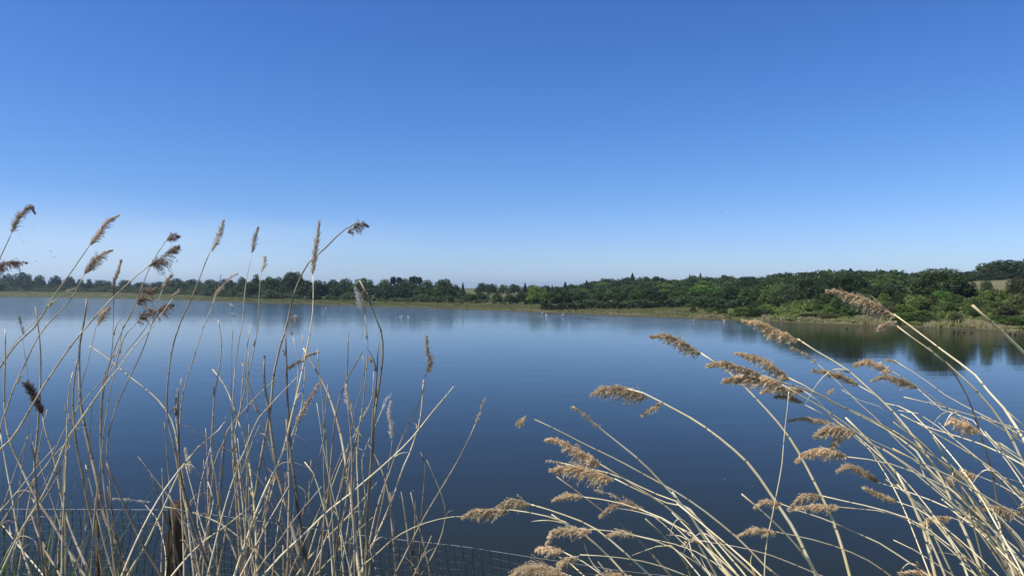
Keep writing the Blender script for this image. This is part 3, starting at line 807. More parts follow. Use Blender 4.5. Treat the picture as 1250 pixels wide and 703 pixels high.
# ---------------------------------------------------------------- fence
def nearpt(px, py, d): return Vector(((px-625)/F*d, d, EYE-(py-351)/F*d))
FT = [(-260, 620, 4.35), (-40, 620.5, 4.2), (80, 621, 4.12), (215, 621.5, 4.05), (330, 637, 3.95), (420, 650, 3.85), (470, 656, 3.8), (560, 665.5, 3.7), (660, 681, 3.6), (760, 696, 3.5), (860, 707, 3.42), (1000, 722, 3.3), (1400, 765, 3.1)]
def fence():
    fx = [f[0] for f in FT]; fy = [f[1] for f in FT]; fd = [f[2] for f in FT]
    base = nearpt(215, 621.5, 4.05); g = hz(base.x, base.y)
    r = empty('wire_fence', (base.x, base.y, g))
    o = Vector((base.x, base.y, g))
    top = lambda p: nearpt(p, float(np.interp(p, fx, fy)), float(np.interp(p, fx, fd)))-o
    ps = [-260+1660*i/90 for i in range(91)]
    V, Fq, _ = tube_geo([top(p) for p in ps], .0015, 6); obj('top_wire', mesh('top_wire', V, Fq, [M['topwire']], True), r)
    tot = 0.98
    def pt(p, s, k=0):            # s metres below the top wire, netting bellies and skews
        a = top(p); sk = 0.030*math.sin(s*8+p*.011)+0.012*math.sin(p*.05+s*4)
        bel = -0.02*math.sin(min(s/tot, 1)*math.pi)*(1+.5*math.sin(p*.013))
        return a+Vector((sk*min(s*6, 1), bel+.004*math.sin(p*.3+s*20), -s-.004*math.sin(p*.09+s*31)))
    parts = []
    rows_ = [0.038*k for k in range(1, 24)]
    for s in rows_:
        parts.append(tube_geo([pt(p, s) for p in ps], .0009, 3)[:2])
    p = -260
    while p < 1400:
        parts.append(tube_geo([pt(p, s) for s in [0]+rows_], .0016, 3)[:2]); p += 0.045*F/float(np.interp(p, fx, fd))
    V, Fq = join(parts)
    tag(obj('wire_netting', mesh('wire_netting', V, Fq, [M['wire']]), r), kind='stuff')
    # post
    a = nearpt(216, 612, 4.02)-o; b = Vector((a.x-.045, a.y-.02, -.2)); n = 14; pts = []
    for i in range(n+1): pts.append(b.lerp(a, i/n)+Vector((.003*math.sin(i*1.1), 0, 0)))
    rad = [.046+.0012*math.sin(i*2.3) for i in range(n+1)]; rad[-1] = .041
    V, Fq, _ = tube_geo(pts, rad, 18)
    obj('post', mesh('post', V, Fq, [M['wood']], True), r)
    # further posts outside the view and a thin stake
    for px_, py_, d_, rr in ((118, 606, 4.25, .010), (-230, 608, 4.35, .045), (1180, 735, 3.25, .045)):
        a = nearpt(px_, py_, d_)-o; gg = hz((a+o).x, (a+o).y)-g
        V, Fq, _ = tube_geo([(a.x, a.y, gg-.2), (a.x+.01, a.y, (a.z+gg)/2), (a.x, a.y, a.z)], rr, 12)
        obj('stake' if rr < .02 else 'post', mesh('post', V, Fq, [M['wood']], True), r)
    tag(r, 'sagging dark wire netting fence with a brown round wooden post at lower left', 'fence')
fence()

# ---------------------------------------------------------------- reeds
TILE = {'A': (0, 240, 4.394), 'B': (150, 240, 4.394), 'C': (300, 240, 4.394), 'D': (0, 390, 4.394), 'E': (150, 390, 4.394), 'F': (300, 390, 4.394), 'G': (440, 390, 4.394),
        'H': (0, 543, 4.394), 'I': (150, 543, 4.394), 'J': (300, 543, 4.394), 'K': (440, 543, 4.394), 'L': (560, 543, 4.394), 'M': (620, 480, 3.155), 'N': (700, 380, 3.515),
        'O': (820, 503, 3.515), 'Q': (940, 340, 4.394), 'R': (1090, 350, 4.394), 'S': (960, 480, 4.394), 'T': (1090, 480, 4.394), 'U': (1050, 560, 4.915), 'V': (780, 330, 4.136), 'Z': (0, 0, 1)}
def parse(s):
    out = []; t = TILE['Z']; new = 0
    for tok in s.split():
        if tok[0].isalpha(): t = TILE[tok[0]]; tok = tok[1:]; new = 3
        a, b = tok.split(','); q = Vector((t[0]+float(a)/t[2], t[1]+float(b)/t[2])); new -= 1
        if len(out) >= 2 and new >= 0:         # where two survey tiles overlap keep only points that carry on forwards
            d0 = out[-1]-out[-2]; d1 = q-out[-1]
            if d1.length < 11 or d0.angle(d1) > 0.8: continue
        elif len(out) == 1 and new >= 2 and (q-out[-1]).length < 6: continue
        out.append(q)
    return [(q.x, q.y) for q in out]
# style|plume width|stem width|plume path (tip to base)|stem path (top down)|label
# styles: u upright, s swept, d drooping, c dark clumped, n rusty dense, t thin, b bare
REEDS_L = """
s|6|2.2|A185,85 165,50 130,70 95,115 62,190|A62,190 30,260 0,330 Z-14,370 Z-30,470 Z-36,703|leftmost tall reed with a hooked brown plume against the sky
c|7|2.2|A140,350 80,347 0,365 -50,385|A-50,385 Z-22,350 Z-50,460 Z-60,703|brown plume lying level at the left edge of the picture
s|6|2.6|A633,100 580,128 535,185 482,258|A482,258 360,430 240,610 180,703 D195,10 100,115 40,195 -10,270 Z-20,480 Z-28,703|long slanting reed with a feathery plume leaning right, second from the left edge
s|8|2.3|A598,285 550,305 500,345 452,412|A452,412 370,560 240,703 D280,0 190,110 140,220 80,350 40,470 0,580 Z-12,640 Z-20,720|leaning reed with a full curled plume just left of the straight spiky one
u|4|1.8|A650,340 632,400 612,460 612,540|A612,540 608,703 D605,0 600,150 590,220 560,310 540,500 540,703 H545,60 565,250 590,450 620,600 640,703|reed with a narrow straight spiky plume in front of the far trees
s|6|1.8|A585,592 550,630 528,690|A528,690 D525,0 500,150 440,380 400,520 360,703 H350,100 345,250 350,450 352,703|short tan plume low over the water under the narrow spiky one
t|3|1.4|A400,487 350,505 320,530|A320,530 200,660 D130,60 40,180 0,265 Z-14,510|thin reed with a small bent pale tuft over the left shoreline
t|3|1.2|A105,645 115,690 130,740|D118,95 150,300 165,420 150,560 130,703 H120,60 100,300 80,500|wispy faint plume low at the left edge over the water
n|6|3.2|D145,340 180,400 228,500|D228,500 245,600 280,703 H290,40 330,280 400,500 480,690 Z118,720|dark rust-brown bottlebrush plume pointing up left over the water
c|5|2.0|B300,210 275,205 245,215 225,240|B225,240 185,300 150,365 60,590 0,703 D680,0 600,200 560,350 545,500 540,703 H550,80 560,250 590,450|topmost of the dark clustered plumes, two small blobs on a thin stem
c|11|2.6|B298,265 255,285 215,325 145,365|B145,365 60,430 0,490 A605,545 455,703 D505,0 380,140 250,330 160,480 60,640 H20,0 -20,60 Z-20,640|largest dark shaggy plume, turned down, against the sky at left
c|8|1.6|B185,488 140,505 100,545 75,575|B75,575 45,640 0,703 D680,60 640,170 600,330 575,480 545,703|upper of three dark plumes in front of the left tree line
c|9|1.9|B262,580 215,590 170,610 130,590|B235,580 165,660 145,703 E145,0 130,90 85,210 0,385 D620,470 580,620 575,703 H575,60 590,200 600,400|wide lumpy dark plume, middle of three over the left shoreline
c|7|1.6|B148,622 110,632 78,672|B78,672 45,703 E45,5 0,100 D690,130 560,340 420,560 330,703 H300,60 200,280|lowest of three dark plumes over the left shoreline
u|6|1.5|B262,420 240,450 208,505|B208,505 180,580 120,703 E110,20 55,130 0,190 D640,220 560,310 420,470 330,620 H280,60 190,180 80,310 0,425 Z-30,670|faint feathery plume behind the dark clustered ones
t|4|1.8|B298,498 268,530 235,548|B268,545 215,620 155,703 E150,20 60,140 0,230 D630,270 560,350 440,520 360,640 H300,120 230,260 130,430 60,560|thin plume with two forked tips right of the dark clustered ones
u|7|2.3|B540,130 520,190 478,290|B470,290 400,460 300,703 E320,0 260,180 240,330 235,450 255,600 280,703 I280,60 310,250 340,480 400,690|tall reed with a pale feather plume, first one right of the dark clusters
t|5|2.0|B612,412 580,428 545,465 500,520 480,590|B480,590 430,703 E445,0 380,200 330,370 305,530 300,703 I310,60 330,300 380,520|reed with a ragged double tuft reaching the tops of the far trees
t|3|1.2|B575,565 590,600 595,660|B595,660 590,703 E590,10 585,200 580,400 600,703 I600,60 620,300|tiny pale tuft over the water right of the ragged double tuft
u|5|1.7|C65,165 50,220 34,300|C32,305 10,420 -5,510 E640,0 610,200 590,400 590,700 I610,200|slender whitish plume, first of two left of the bent stem
u|5|1.8|C103,318 97,355 84,405|C82,412 72,550 60,703 F60,0 40,180 0,360 E660,400 610,550 590,703 I600,200 620,500|shorter whitish plume, second of two left of the bent stem
c|6|2.8|C655,155 620,138 590,160 545,190|C655,150 600,138 540,170 500,200 395,300 350,335 300,420 250,550 215,703 F190,120 150,300 135,440 110,600 90,703 J60,200|tall stem bent over sharply with a dark plume hanging to the right
u|6|2.4|C395,135 385,210 372,300 357,415|C360,420 362,600 350,703 F350,0 320,180 280,380 235,560 200,703 J170,100 80,300|long narrow upright plume, crossed by the bent stem
t|4|1.6|C238,640 240,690 F248,85|F250,80 282,250 270,400 235,560 205,680 J150,200|left one of two short tan plumes at the foot of the bent stem
u|4|1.4|C265,640 280,680 F298,65|F298,65 312,140 320,230 300,450 270,600 J240,60 200,280|right one of two short tan plumes at the foot of the bent stem
u|6|2.0|C588,492 612,550 638,622|C640,622 648,703 F645,0 655,120 640,330 625,500 590,640 J560,60 540,300 500,500|pale plume with its tip nodding left, standing over the far shoreline at centre left
c|5|3.2|C632,508 655,520 682,555|C610,445 650,520 703,665 G100,40 115,80 115,240 90,430 70,560 65,703 K60,100 40,350 30,600|stout pale stem curving right with a torn plume snagged on it
s|5|2.1|G355,90 358,170 372,220 358,290|G350,290 320,430 260,560 195,703 K160,130 100,300 40,560|reed with a short brown plume, upright over open water left of centre
t|4|1.7|G665,422 645,480 618,555|G615,555 580,640 550,703 K520,90 425,240 340,390 200,660 170,720|lone reed with a thin knobbly plume leaning right, rightmost of the left cluster
u|5|1.5|G162,440 152,500 165,560 168,640|G170,640 165,703 K168,60 140,180 110,330 60,600|whitish feathery plume low over the water left of the short brown one
t|4|1.6|G165,395 140,425 115,480|G115,480 40,660 K10,80 J640,300 600,480|thin branching tuft leaning right beside the whitish feathery plume
u|4|1.5|G50,205 62,235 72,275|G72,278 62,420 0,545 F590,600 540,703 J500,120 430,300|small tan catkin-like plume behind the stout curved stem
u|5|1.5|F538,350 550,430 572,495|F565,490 590,600 600,703 J600,60 640,240 645,500|whitish double plume between the brown crossing stems at left centre
s|3|2.0|F392,170 330,190 280,225 215,262|F215,262 100,370 0,475 E640,500 560,590 530,690 I500,60 480,200|thin tan plume lying nearly level, leaning right across upright stems
s|5|2.2|F390,340 340,425 290,510 265,565|F265,565 215,690 J180,80 120,260 40,430|tan folded plume slanting up right in the middle of the left tangle
u|5|2.2|I335,22 350,75 368,150|I335,95 370,230 405,370 440,480 490,600 520,700|small whitish plume directly above the wooden post
t|3|1.8|I140,302 60,293 0,287 H590,284|I118,318 180,390 215,500 230,600 228,703|pale tuft lying level just above the fence wire left of the post
"""
BARE_L = """
3.0|D30,50 25,250 25,450 40,600 65,690 H110,110 200,290 290,430 390,600 460,703|l
3.0|A190,585 200,640 D205,0 215,150 215,400 205,550 190,703 H185,150 200,330 230,520|l
4.4|A465,548 445,703 D430,120 425,300 430,430 480,690 H520,190 570,400 640,560 690,690|l
3.6|D412,220 390,400 400,560 415,703 H425,80 460,260 500,420 555,703|l
2.4|D390,280 365,400 360,640 H352,120 340,400|l
2.6|D170,610 172,703 H185,80 195,250 215,460|d
2.6|D0,600 20,703 H40,150 60,260 100,480 165,703|r
2.6|H0,410 110,550 240,703|r
4.0|H570,95 640,260 703,400 I50,400 120,560 200,690|d
4.0|H162,340 220,520 320,690|d
3.8|H190,510 225,600 265,690|d
2.2|H340,0 200,165 80,310 0,430|l
2.4|H375,0 270,240 130,420 60,540|l
2.2|H300,0 190,130 80,260 0,350|l
3.6|E296,365 295,500 300,703 I320,200 400,480 480,690|d
2.0|E315,310 295,420 285,520 300,660 I310,200|l
3.2|I150,150 210,330 260,470 310,700|d
1.4|I80,60 150,150 250,280|d
1.6|I210,125 215,350 205,680|l
3.8|I252,270 330,460 400,640 420,700|d
2.4|I410,0 290,170 200,370 130,520 50,650|r
2.4|I225,328 350,355 450,385 540,430 690,550|r
2.2|I703,315 550,430 450,500 390,555|r
2.2|I475,0 440,110 415,220 400,400 430,530|l
2.2|I445,165 490,310 470,380|l
2.4|E510,0 530,120 520,250 490,400 480,600 475,703 I500,200 530,400 580,520 640,690|l
2.6|E480,265 545,350 600,480 660,680 I700,250 703,300|r
2.2|D480,140 590,215 690,300 E45,310 160,400 240,500 280,590 I310,100|r
2.2|E545,545 500,600 390,700|l
1.2|E320,560 450,630 570,700 I630,60 J20,120 100,220 180,420|d
2.0|E683,30 650,250 630,480 600,600 I620,100|l
5.0|F102,190 100,320 130,560 150,703 J180,190 240,400 320,700|d
3.8|F215,60 220,350 235,580 238,703 J270,250 300,480 320,640|d
2.0|F272,305 130,460 60,540 0,680|l
2.2|F75,565 20,700|l
3.8|F308,152 400,310 450,410 500,580 525,703 J560,230 590,540 610,680|l
2.0|F442,345 420,600 415,703 J425,300 400,640|l
2.6|F548,68 545,250 545,400 560,600 J570,60 570,250 580,500|d
2.6|F625,175 540,320 490,480 460,703 J440,300 400,500|d
1.6|F625,190 640,240 630,330 590,460 F560,640 J480,330 420,520|l
2.4|F550,540 660,670 K50,10 120,150 160,330 190,690|l
3.0|G95,125 85,300 70,500 60,703 K50,150 40,400|d
2.4|G340,320 320,520 270,703 K230,120 165,300 80,500 20,640|l
2.4|G500,355 440,430 300,600 205,703 K110,120 0,210 J560,260 430,360 300,490 170,610 90,700|r
2.4|J316,86 365,150 410,300 440,430 470,700|r
2.0|J405,220 300,350 110,600|l
2.4|F640,703 J595,0 640,240 640,500 630,700|r
2.2|J703,200 520,410 340,600 270,700|r
2.2|J703,370 620,440 380,690|r
2.0|J210,0 150,150 95,370 60,500|l
2.2|J240,195 80,490 0,640|l
2.0|J520,30 430,260 350,440 250,660|l
2.0|J560,30 480,330 420,520 340,690|l
2.2|K322,38 345,55 354,75 335,300 320,500 310,700|d
1.7|K354,78 425,235 457,350 430,490 350,660 320,703|l
1.6|K380,485 320,620 290,690|l
1.8|L110,382 K545,380 410,398 290,435 180,500 90,580 0,650|r
3.0|K328,365 320,500 310,700|d
"""
REEDS_R = """
d|11|3.0|L25,382 85,348 170,345 272,348|L272,346 400,365 540,395 600,425 703,500 M350,590 450,690 Z800,760|leftmost drooping tan plume low over the water at centre
d|9|3.2|L208,328 270,298 330,298 388,318|L386,316 460,335 600,385 703,430 M250,480 380,550 550,703|rounded tan plume just above and right of the leftmost low one
s|7|2.6|M40,110 70,85 104,100|M104,100 200,145 330,210 450,270 600,350 694,410 O190,460 300,550 400,660 480,720|small fluffy tan tuft on a long thin stem over open water
t|3|3.4|M248,50 268,60 352,130|M250,50 350,130 500,250 600,350 694,455 O180,610 270,715|nearly bare pale stem with two tiny wisps above the small fluffy tuft
d|10|3.2|M152,175 205,180 270,215 360,275|M355,272 450,330 590,420 694,510 O130,590 200,720|long two-part tan plume, upper one of the stacked middle group
d|15|3.0|M170,290 250,280 330,298 412,330|M410,328 520,380 640,430 O50,400 110,450 220,570 370,715|widest tan plume hanging like a fringe in the stacked middle group
t|3|2.2|M152,257 200,264 255,276|M200,264 400,310 560,380 694,440 O150,500 300,680|very thin pale tuft between the two large stacked plumes
s|6|2.2|M177,408 225,388 290,396|M290,396 400,415 480,435 600,480 694,540|slim level tan plume below the widest fringed one
u|9|2.4|M360,470 400,438 450,420 530,452|M530,450 640,510 694,560 O90,620 180,715|pale feathery plume right of the slim level one
d|9|2.2|M155,570 180,525 240,512 325,522|M322,520 400,530 500,550 600,575 694,630 O80,650|arched plume with its tip hooked down, low right of centre
s|6|2.2|M385,545 430,532 490,542|M488,542 600,570 694,595 O180,640 250,715|small level plume right of the arched hooked one
d|9|2.6|M112,598 160,592 215,608|M213,607 300,650 380,710|small tan plume just above the fence wire at lower centre
d|10|2.2|M190,672 225,635 275,625|M275,620 400,625 540,650 690,700|curled tan plume beside the fence wire, hanging left and down
d|17|3.0|M0,708 50,672 130,664 240,700|M238,700 320,750|big tan plume cut by the bottom edge at centre
d|12|3.0|M320,712 390,690 470,700|M468,700 560,760|tan plume top just showing at the bottom edge right of the big one
t|3|1.2|M340,370 390,385 445,410|M445,410 560,470 640,540|faint dark wisp over the water right of the fringed plume
d|15|4.2|N80,352 130,325 225,330 320,370|N225,330 310,352 400,400 500,455 600,520 703,605 O340,235 440,370 520,490 580,620 625,715|drooping tan plume on the highest-arching stem in the middle right
d|10|3.8|N335,105 400,100 475,132 548,180|N545,178 680,270 Z922,485 S0,210 130,440 260,700 Z1046,740|tan plume over the far water, highest at the left of the right cluster
d|10|3.8|V528,250 610,262 700,300 802,350|V800,345 900,410 1034,485 Q400,480 520,580 650,700 T60,160 150,290 250,440 350,650 U640,450 740,715|tan plume touching the far shoreline in front of the pale willow
d|9|3.0|V348,475 430,462 520,490 620,525|V620,525 720,560 820,590 900,620 1034,690 S280,60 400,110 530,180 703,290 T120,330 300,470|curved plume at the left of the crossing group at right centre
d|13|2.6|V438,548 540,528 640,540 720,570|V720,570 S60,0 230,100 360,190 480,290 T0,330 150,450 330,600|dense brown plume under the curved one in the crossing group
d|10|3.0|V490,412 560,425 640,455 760,545|V755,540 800,560 950,650 Q420,700 S400,120 500,170 703,310 T200,420 400,590|top plume of the crossing group at right centre
d|9|2.4|V618,612 700,582 835,602|V830,602 930,680 S140,70 240,130 400,260|lower brown plume of the crossing group at right centre
u|7|1.7|Q28,630 100,635 180,668|Q175,665 240,700 S180,90 250,135 330,190|pale wispy plume at the foot of the crossing group
b|3|1.8||V760,590 755,660 Z957,530 O500,0 470,230 430,460 405,570 395,715|straight grey stem standing nearly upright among the leaning right-hand reeds
t|5|1.8|Q118,368 170,392 250,450|Q248,448 300,490 390,580 480,670 S350,0 480,130 600,260 703,350 T150,420 300,560|thin brown plume slanting below the plume that touches the shoreline
u|8|2.0|Q235,490 320,505 400,530 475,572|Q470,570 560,620 640,680 T60,70 160,160|feathery plume sloping down right in the middle of the right cluster
t|4|1.2|Q318,605 345,585 385,595|Q385,592 450,640 S480,60 600,150 703,240|tiny curled wisp below the sloping feathery plume
d|7|2.0|Q460,455 530,440 600,468 655,495|Q655,492 703,520 R0,455 140,540 280,640 370,703 T310,90 450,190 600,310 703,390|upper one of two tan plumes in front of the dark tree reflection
u|10|1.6|Q548,545 620,525 700,550 R130,540|R130,540 200,600 300,680 T400,120 520,250|lower shaggier one of two tan plumes by the dark tree reflection
t|2|1.8|Q613,437 650,433 700,458|Q660,436 R15,395 150,480 300,590 515,703 T450,90 580,160 703,230|long thin stem ending in a tiny tuft right of the two tan plumes
d|13|4.2|Q315,62 385,68 460,92 560,130 680,205|Q665,190 703,222 R100,215 200,290 350,400 440,470 540,590 600,650 635,703 T600,75 650,160 703,250|largest tan plume, overlapping the dark trees on the far shore at right
s|5|3.6|Q580,270 620,238 680,228 R60,195|R20,205 80,255 200,340 280,400 400,510 480,590 570,700 T590,150 640,240 690,350|straw wisp hanging beneath the largest tan plume
s|5|1.5|S15,142 80,130 160,140 238,157|S238,157 330,210 430,280|slim pointed brown plume left of the forked one
d|13|2.6|S152,225 220,182 290,180 382,205|S380,205 500,270 650,340 703,360 T150,440 320,560|shaggy forked plume with a hanging lower lobe
d|10|2.6|S55,358 110,310 220,300 328,335|S325,335 430,350 550,375 703,430 T150,440 280,500 400,600|fat dense brown plume lying level over dark water
u|10|2.3|S280,412 330,390 400,415 498,475|S495,475 600,510 703,545 T150,545 280,600|pale plume with combed back strands below the fat brown one
u|6|1.8|S413,500 480,535 595,578|S590,575 680,600 T60,600 200,660|small thin plume beneath the combed pale one
d|8|2.6|S18,612 70,560 120,540 195,548|S190,545 300,570 500,620 703,690 U190,320 370,390 500,490 700,640|arched upper plume of the low pair at lower right
s|8|2.2|S20,620 100,600 200,600 288,605|S285,605 450,625 560,640 U200,330 400,430 560,560 720,715|level lower plume of the low pair at lower right
s|7|2.4|O358,405 400,382 475,392|O470,390 540,420 690,470 S290,700 U130,510 250,590 360,660 440,715|small brown plume left of the low pair
s|7|2.2|O290,525 350,502 455,512|O450,510 600,545 703,573 U0,580 100,640 200,715|lone level plume near the bottom right of centre
t|3|1.8|O50,565 75,548 120,545|O110,545 200,560 300,580 450,620 640,700|tiny curled tuft left of the lone level plume
d|9|1.3|T295,155 340,140 400,175 468,205|T465,205 560,260 703,350|fluffy brown plume among crossing stems near the right edge
d|8|1.8|T290,490 312,440 370,418 460,440|T460,440 560,480 703,570|hooked plume tangled among pale stems near the right edge
d|9|1.8|T430,615 520,605 620,618 710,640|T700,640 Z1262,640 Z1290,700|long level plume tangled low at the right edge
d|7|1.8|U380,385 430,350 550,345|U545,345 650,390 800,480|small plume tangled low among the dense pale stems
s|4|1.6|U238,682 350,672 440,692|U440,692 520,740|thin flat plume at the bottom edge near the right corner
"""
BARE_R = """
3.2|M188,320 350,440 500,560 640,715|d
3.6|L495,370 540,400 620,450 703,500 M350,590 450,690|r
3.4|O298,350 430,460 560,600 640,715|r
2.4|M240,655 320,725|r
2.2|M345,645 400,710|l
3.0|M528,480 600,545 694,665 O50,610 85,715|r
4.4|S318,125 440,250 530,360 620,470 690,620 U260,160 330,300 380,420 420,560 455,715|r
3.6|T25,425 90,560 155,690 U380,420|r
3.0|R195,320 275,395 300,420|l
6.0|R428,95 520,180 620,270 703,355 Z1285,470 Z1310,600|r
2.4|T60,15 190,50 330,90 560,155 703,205 Z1300,560|r
1.8|T30,90 110,95 260,190 400,300 520,400|r
2.8|T110,150 260,205 360,230 500,280 703,385|r
2.6|T45,110 200,200 380,300 570,430 720,580|r
3.0|T220,235 280,340 330,430 400,590 430,690|r
3.2|T355,400 450,510 560,650 U850,480 930,715|r
3.0|T0,290 150,370 300,440 480,540 703,680|r
3.2|T0,200 120,275 300,390 480,560 600,703|r
3.0|T0,150 180,290 340,460 470,620 540,720|r
2.4|U200,480 340,550 580,715|r
2.2|U600,625 720,715|r
2.4|U340,610 400,690|l
2.2|T570,440 640,460 720,495|r
2.2|M480,620 O0,570 160,680 200,715|r
3.0|O0,430 130,560 240,700|r
3.2|O0,340 100,470 200,600 300,715|r
3.2|O20,390 160,500 300,620 400,715|r
2.6|O0,480 100,530 200,640 260,715|r
"""
rr = random.Random(77)
LOBES = [('highest-arching', 'N296,442 335,415 388,384', 7), ('forked plume', 'S240,290 270,250 310,222', 7), ('curved plume at the left of the crossing', 'V430,555 520,545 620,550', 8)]
def smooth_path(P, n):
    P = [Vector(p) for p in P]
    if len(P) < 3:
        return [P[0].lerp(P[-1], i/(n-1)) for i in range(n)]
    L = [0]
    for i in range(1, len(P)): L.append(L[-1]+(P[i]-P[i-1]).length)
    out = []
    for k in range(n):
        s = L[-1]*k/(n-1); i = 0
        while i < len(P)-2 and L[i+1] < s: i += 1
        t = (s-L[i])/max(L[i+1]-L[i], 1e-6)
        p0 = P[max(i-1, 0)]; p1 = P[i]; p2 = P[i+1]; p3 = P[min(i+2, len(P)-1)]
        # centripetal-ish tangents limited by segment length
        m1 = (p2-p0)/max((L[i+1]-L[max(i-1, 0)]), 1e-6)*(L[i+1]-L[i]); m2 = (p3-p1)/max((L[min(i+2, len(P)-1)]-L[i]), 1e-6)*(L[i+1]-L[i])
        t2, t3 = t*t, t*t*t
        out.append(p1*(2*t3-3*t2+1)+m1*(t3-2*t2+t)+p2*(-2*t3+3*t2)+m2*(t3-t2))
    return out
import os
def stem_world(P, d, lean):
    if os.environ.get('CHK'):
        for i in range(1, len(P)-1):
            a = Vector(P[i])-Vector(P[i-1]); b = Vector(P[i+1])-Vector(P[i])
            if a.length < .01 or b.length < .01 or a.angle(b) > 0.9: print('KINK', i, P[i], LASTL[0][:60])
    """top-down bearings -> world points; the reed also leans in depth, then runs on to the ground"""
    y0, y1 = P[0][1], P[-1][1]
    pts = []
    LL = [0]
    for i in range(1, len(P)): LL.append(LL[-1]+math.hypot(P[i][0]-P[i-1][0], P[i][1]-P[i-1][1]))
    for (px, py), l_ in zip(P, LL):
        t = l_/max(LL[-1], 1)
        pts.append(nearpt(px, py, d+lean*(1-t)))
    a, b = pts[-2], pts[-1]
    dr = (b-a).normalized()
    if dr.z > -0.15: dr.z = -0.3; dr.normalize()
    cur = b.copy(); st = 0.08
    for _ in range(60):
        g = hz(cur.x, cur.y)
        if cur.z < g-0.04: break
        dr = (dr+Vector((0, 0, -0.10))).normalized()
        cur = cur+dr*st; pts.append(cur.copy())
    return pts
def stem_mesh(P, wpx, d, mat):
    L = sum(((P[i+1]-P[i]).length for i in range(len(P)-1)))
    n = max(16, min(46, int(L/0.06)))
    Q = smooth_path(P, n)
    ph = rr.uniform(0, 6)
    Q = [q+Vector((math.sin(i*0.9+ph), 0, math.cos(i*1.3+ph)))*0.0016 for i, q in enumerate(Q)]
    r0 = wpx*d/F/2
    rad = [r0*(0.50+0.62*min(1, (i/(n-1))*2.2))*(1.10 if i % 4 == 0 else 1.0) for i in range(n)]
    V, Fq, UV = tube_geo(Q, rad, 6)
    return V, Fq, UV, Q
def plume_geo(axis, wid, style, rnd):
    """axis tip->base in world metres; wid branch length in metres"""
    A = smooth_path(axis, 40)[::-1]          # base -> tip
    L = sum((A[i+1]-A[i]).length for i in range(39))
    V, Fq = [], []
    def quad(a, b, c, d):
        o = len(V); V.extend((a, b, c, d)); Fq.append((o, o+1, o+2, o+3))
    def spike(p, dr, ln, wd):
        u = dr.cross(Vector((rnd.gauss(0, 1), rnd.gauss(0, 1), rnd.gauss(0, 1)))).normalized()*wd
        quad(p, p+dr*ln*.45+u, p+dr*ln, p+dr*ln*.45-u)
    dens = {'d': 1.35, 'c': 1.4, 'n': 1.9, 's': 1.1, 'u': 0.95, 't': 0.55}[style]
    nb = int(L*900*dens); nb = max(34, min(nb, 360))
    droop = {'d': 0.5, 'c': 0.6, 'n': 0.05, 's': 0.32, 'u': 0.10, 't': 0.25}[style]
    side = {'d': 0.34, 'c': 0.55, 'n': 0.62, 's': 0.36, 'u': 0.34, 't': 0.3}[style]
    ph = rnd.uniform(0, 6); kk = rnd.uniform(9, 15)
    sc = wid/0.026
    for b in range(nb):
        t = rnd.random()**1.15
        if style in 'ct' and math.sin(t*kk+ph) < -0.35 and rnd.random() < 0.8: continue
        i = min(int(t*39), 38); p = A[i].lerp(A[i+1], t*39-i)
        T = (A[i+1]-A[i]).normalized()
        prof_ = (math.sin(math.pi*(0.10+0.86*t)**0.62)) if style != 'n' else (0.75+0.25*math.sin(math.pi*t))
        ln = wid*max(prof_, 0.12)*rnd.uniform(0.35, 1.30)
        an = rnd.uniform(0, 2*math.pi)
        U = T.cross(Vector((0, 1, 0.01))).normalized(); W = T.cross(U)
        S_ = U*math.cos(an)+W*math.sin(an)
        dr = (T*0.95+S_*side).normalized()
        dj = rnd.uniform(0.08, 0.50)
        pts = [p]; q = p.copy(); m = max(4, min(9, int(ln/0.0045)))
        for k in range(m):
            dr = (dr+Vector((0, 0, -droop*dj))+Vector((rnd.gauss(0, .06), rnd.gauss(0, .06), rnd.gauss(0, .06)))).normalized()
            q = q+dr*(ln/m); pts.append(q.copy())
        ww = 0.00035
        u0 = dr.cross(Vector((0, 1, 0))).normalized()*ww
        quad(pts[0]-u0, pts[0]+u0, pts[m//2]+u0, pts[m//2]-u0); quad(pts[m//2]-u0, pts[m//2]+u0, pts[m]+u0*.5, pts[m]-u0*.5)
        for k in range(1, m+1):
            for z in range(3 if style != 't' else 2):
                sd_ = (dr*0.8+Vector((rnd.gauss(0, .34), rnd.gauss(0, .34), rnd.gauss(0, .34)-.08))).normalized()
                spike(pts[k-1].lerp(pts[k], rnd.random()), sd_, rnd.uniform(0.006, 0.0135), rnd.uniform(0.0005, 0.0013))
    return V, Fq
def leaf_spur(Q, i, r, side, ln):
    T = (Q[i-1]-Q[i]).normalized() if i else (Q[0]-Q[1]).normalized()
    U = T.cross(Vector((0, 1, 0))).normalized()*side
    base = Q[i]; V, Fq = [], []
    n = 8; bend = rr.choice((.15, .25, .5, .9)); drp = rr.choice((0, 0, .5, 1.1))*ln
    for k in range(n+1):
        t = k/n; c = base+T*(ln*t)+U*(r*0.9+ln*bend*t*t+0.001)-Vector((0, 0, drp*t**2.5)); wv_ = r*1.25*(1-t)**.7+0.0003
        V += [c+U*wv_*.6+Vector((0, -wv_, 0)), c-U*wv_*.2+Vector((0, -wv_*.9, 0)), c-U*wv_*.2+Vector((0, wv_*.9, 0)), c+U*wv_*.6+Vector((0, wv_, 0))]
    for k in range(n):
        for q in range(4): Fq.append((k*4+q, k*4+(q+1) % 4, k*4+4+(q+1) % 4, k*4+4+q))
    Fq.append((0, 1, 2, 3)[::-1])
    return V, Fq
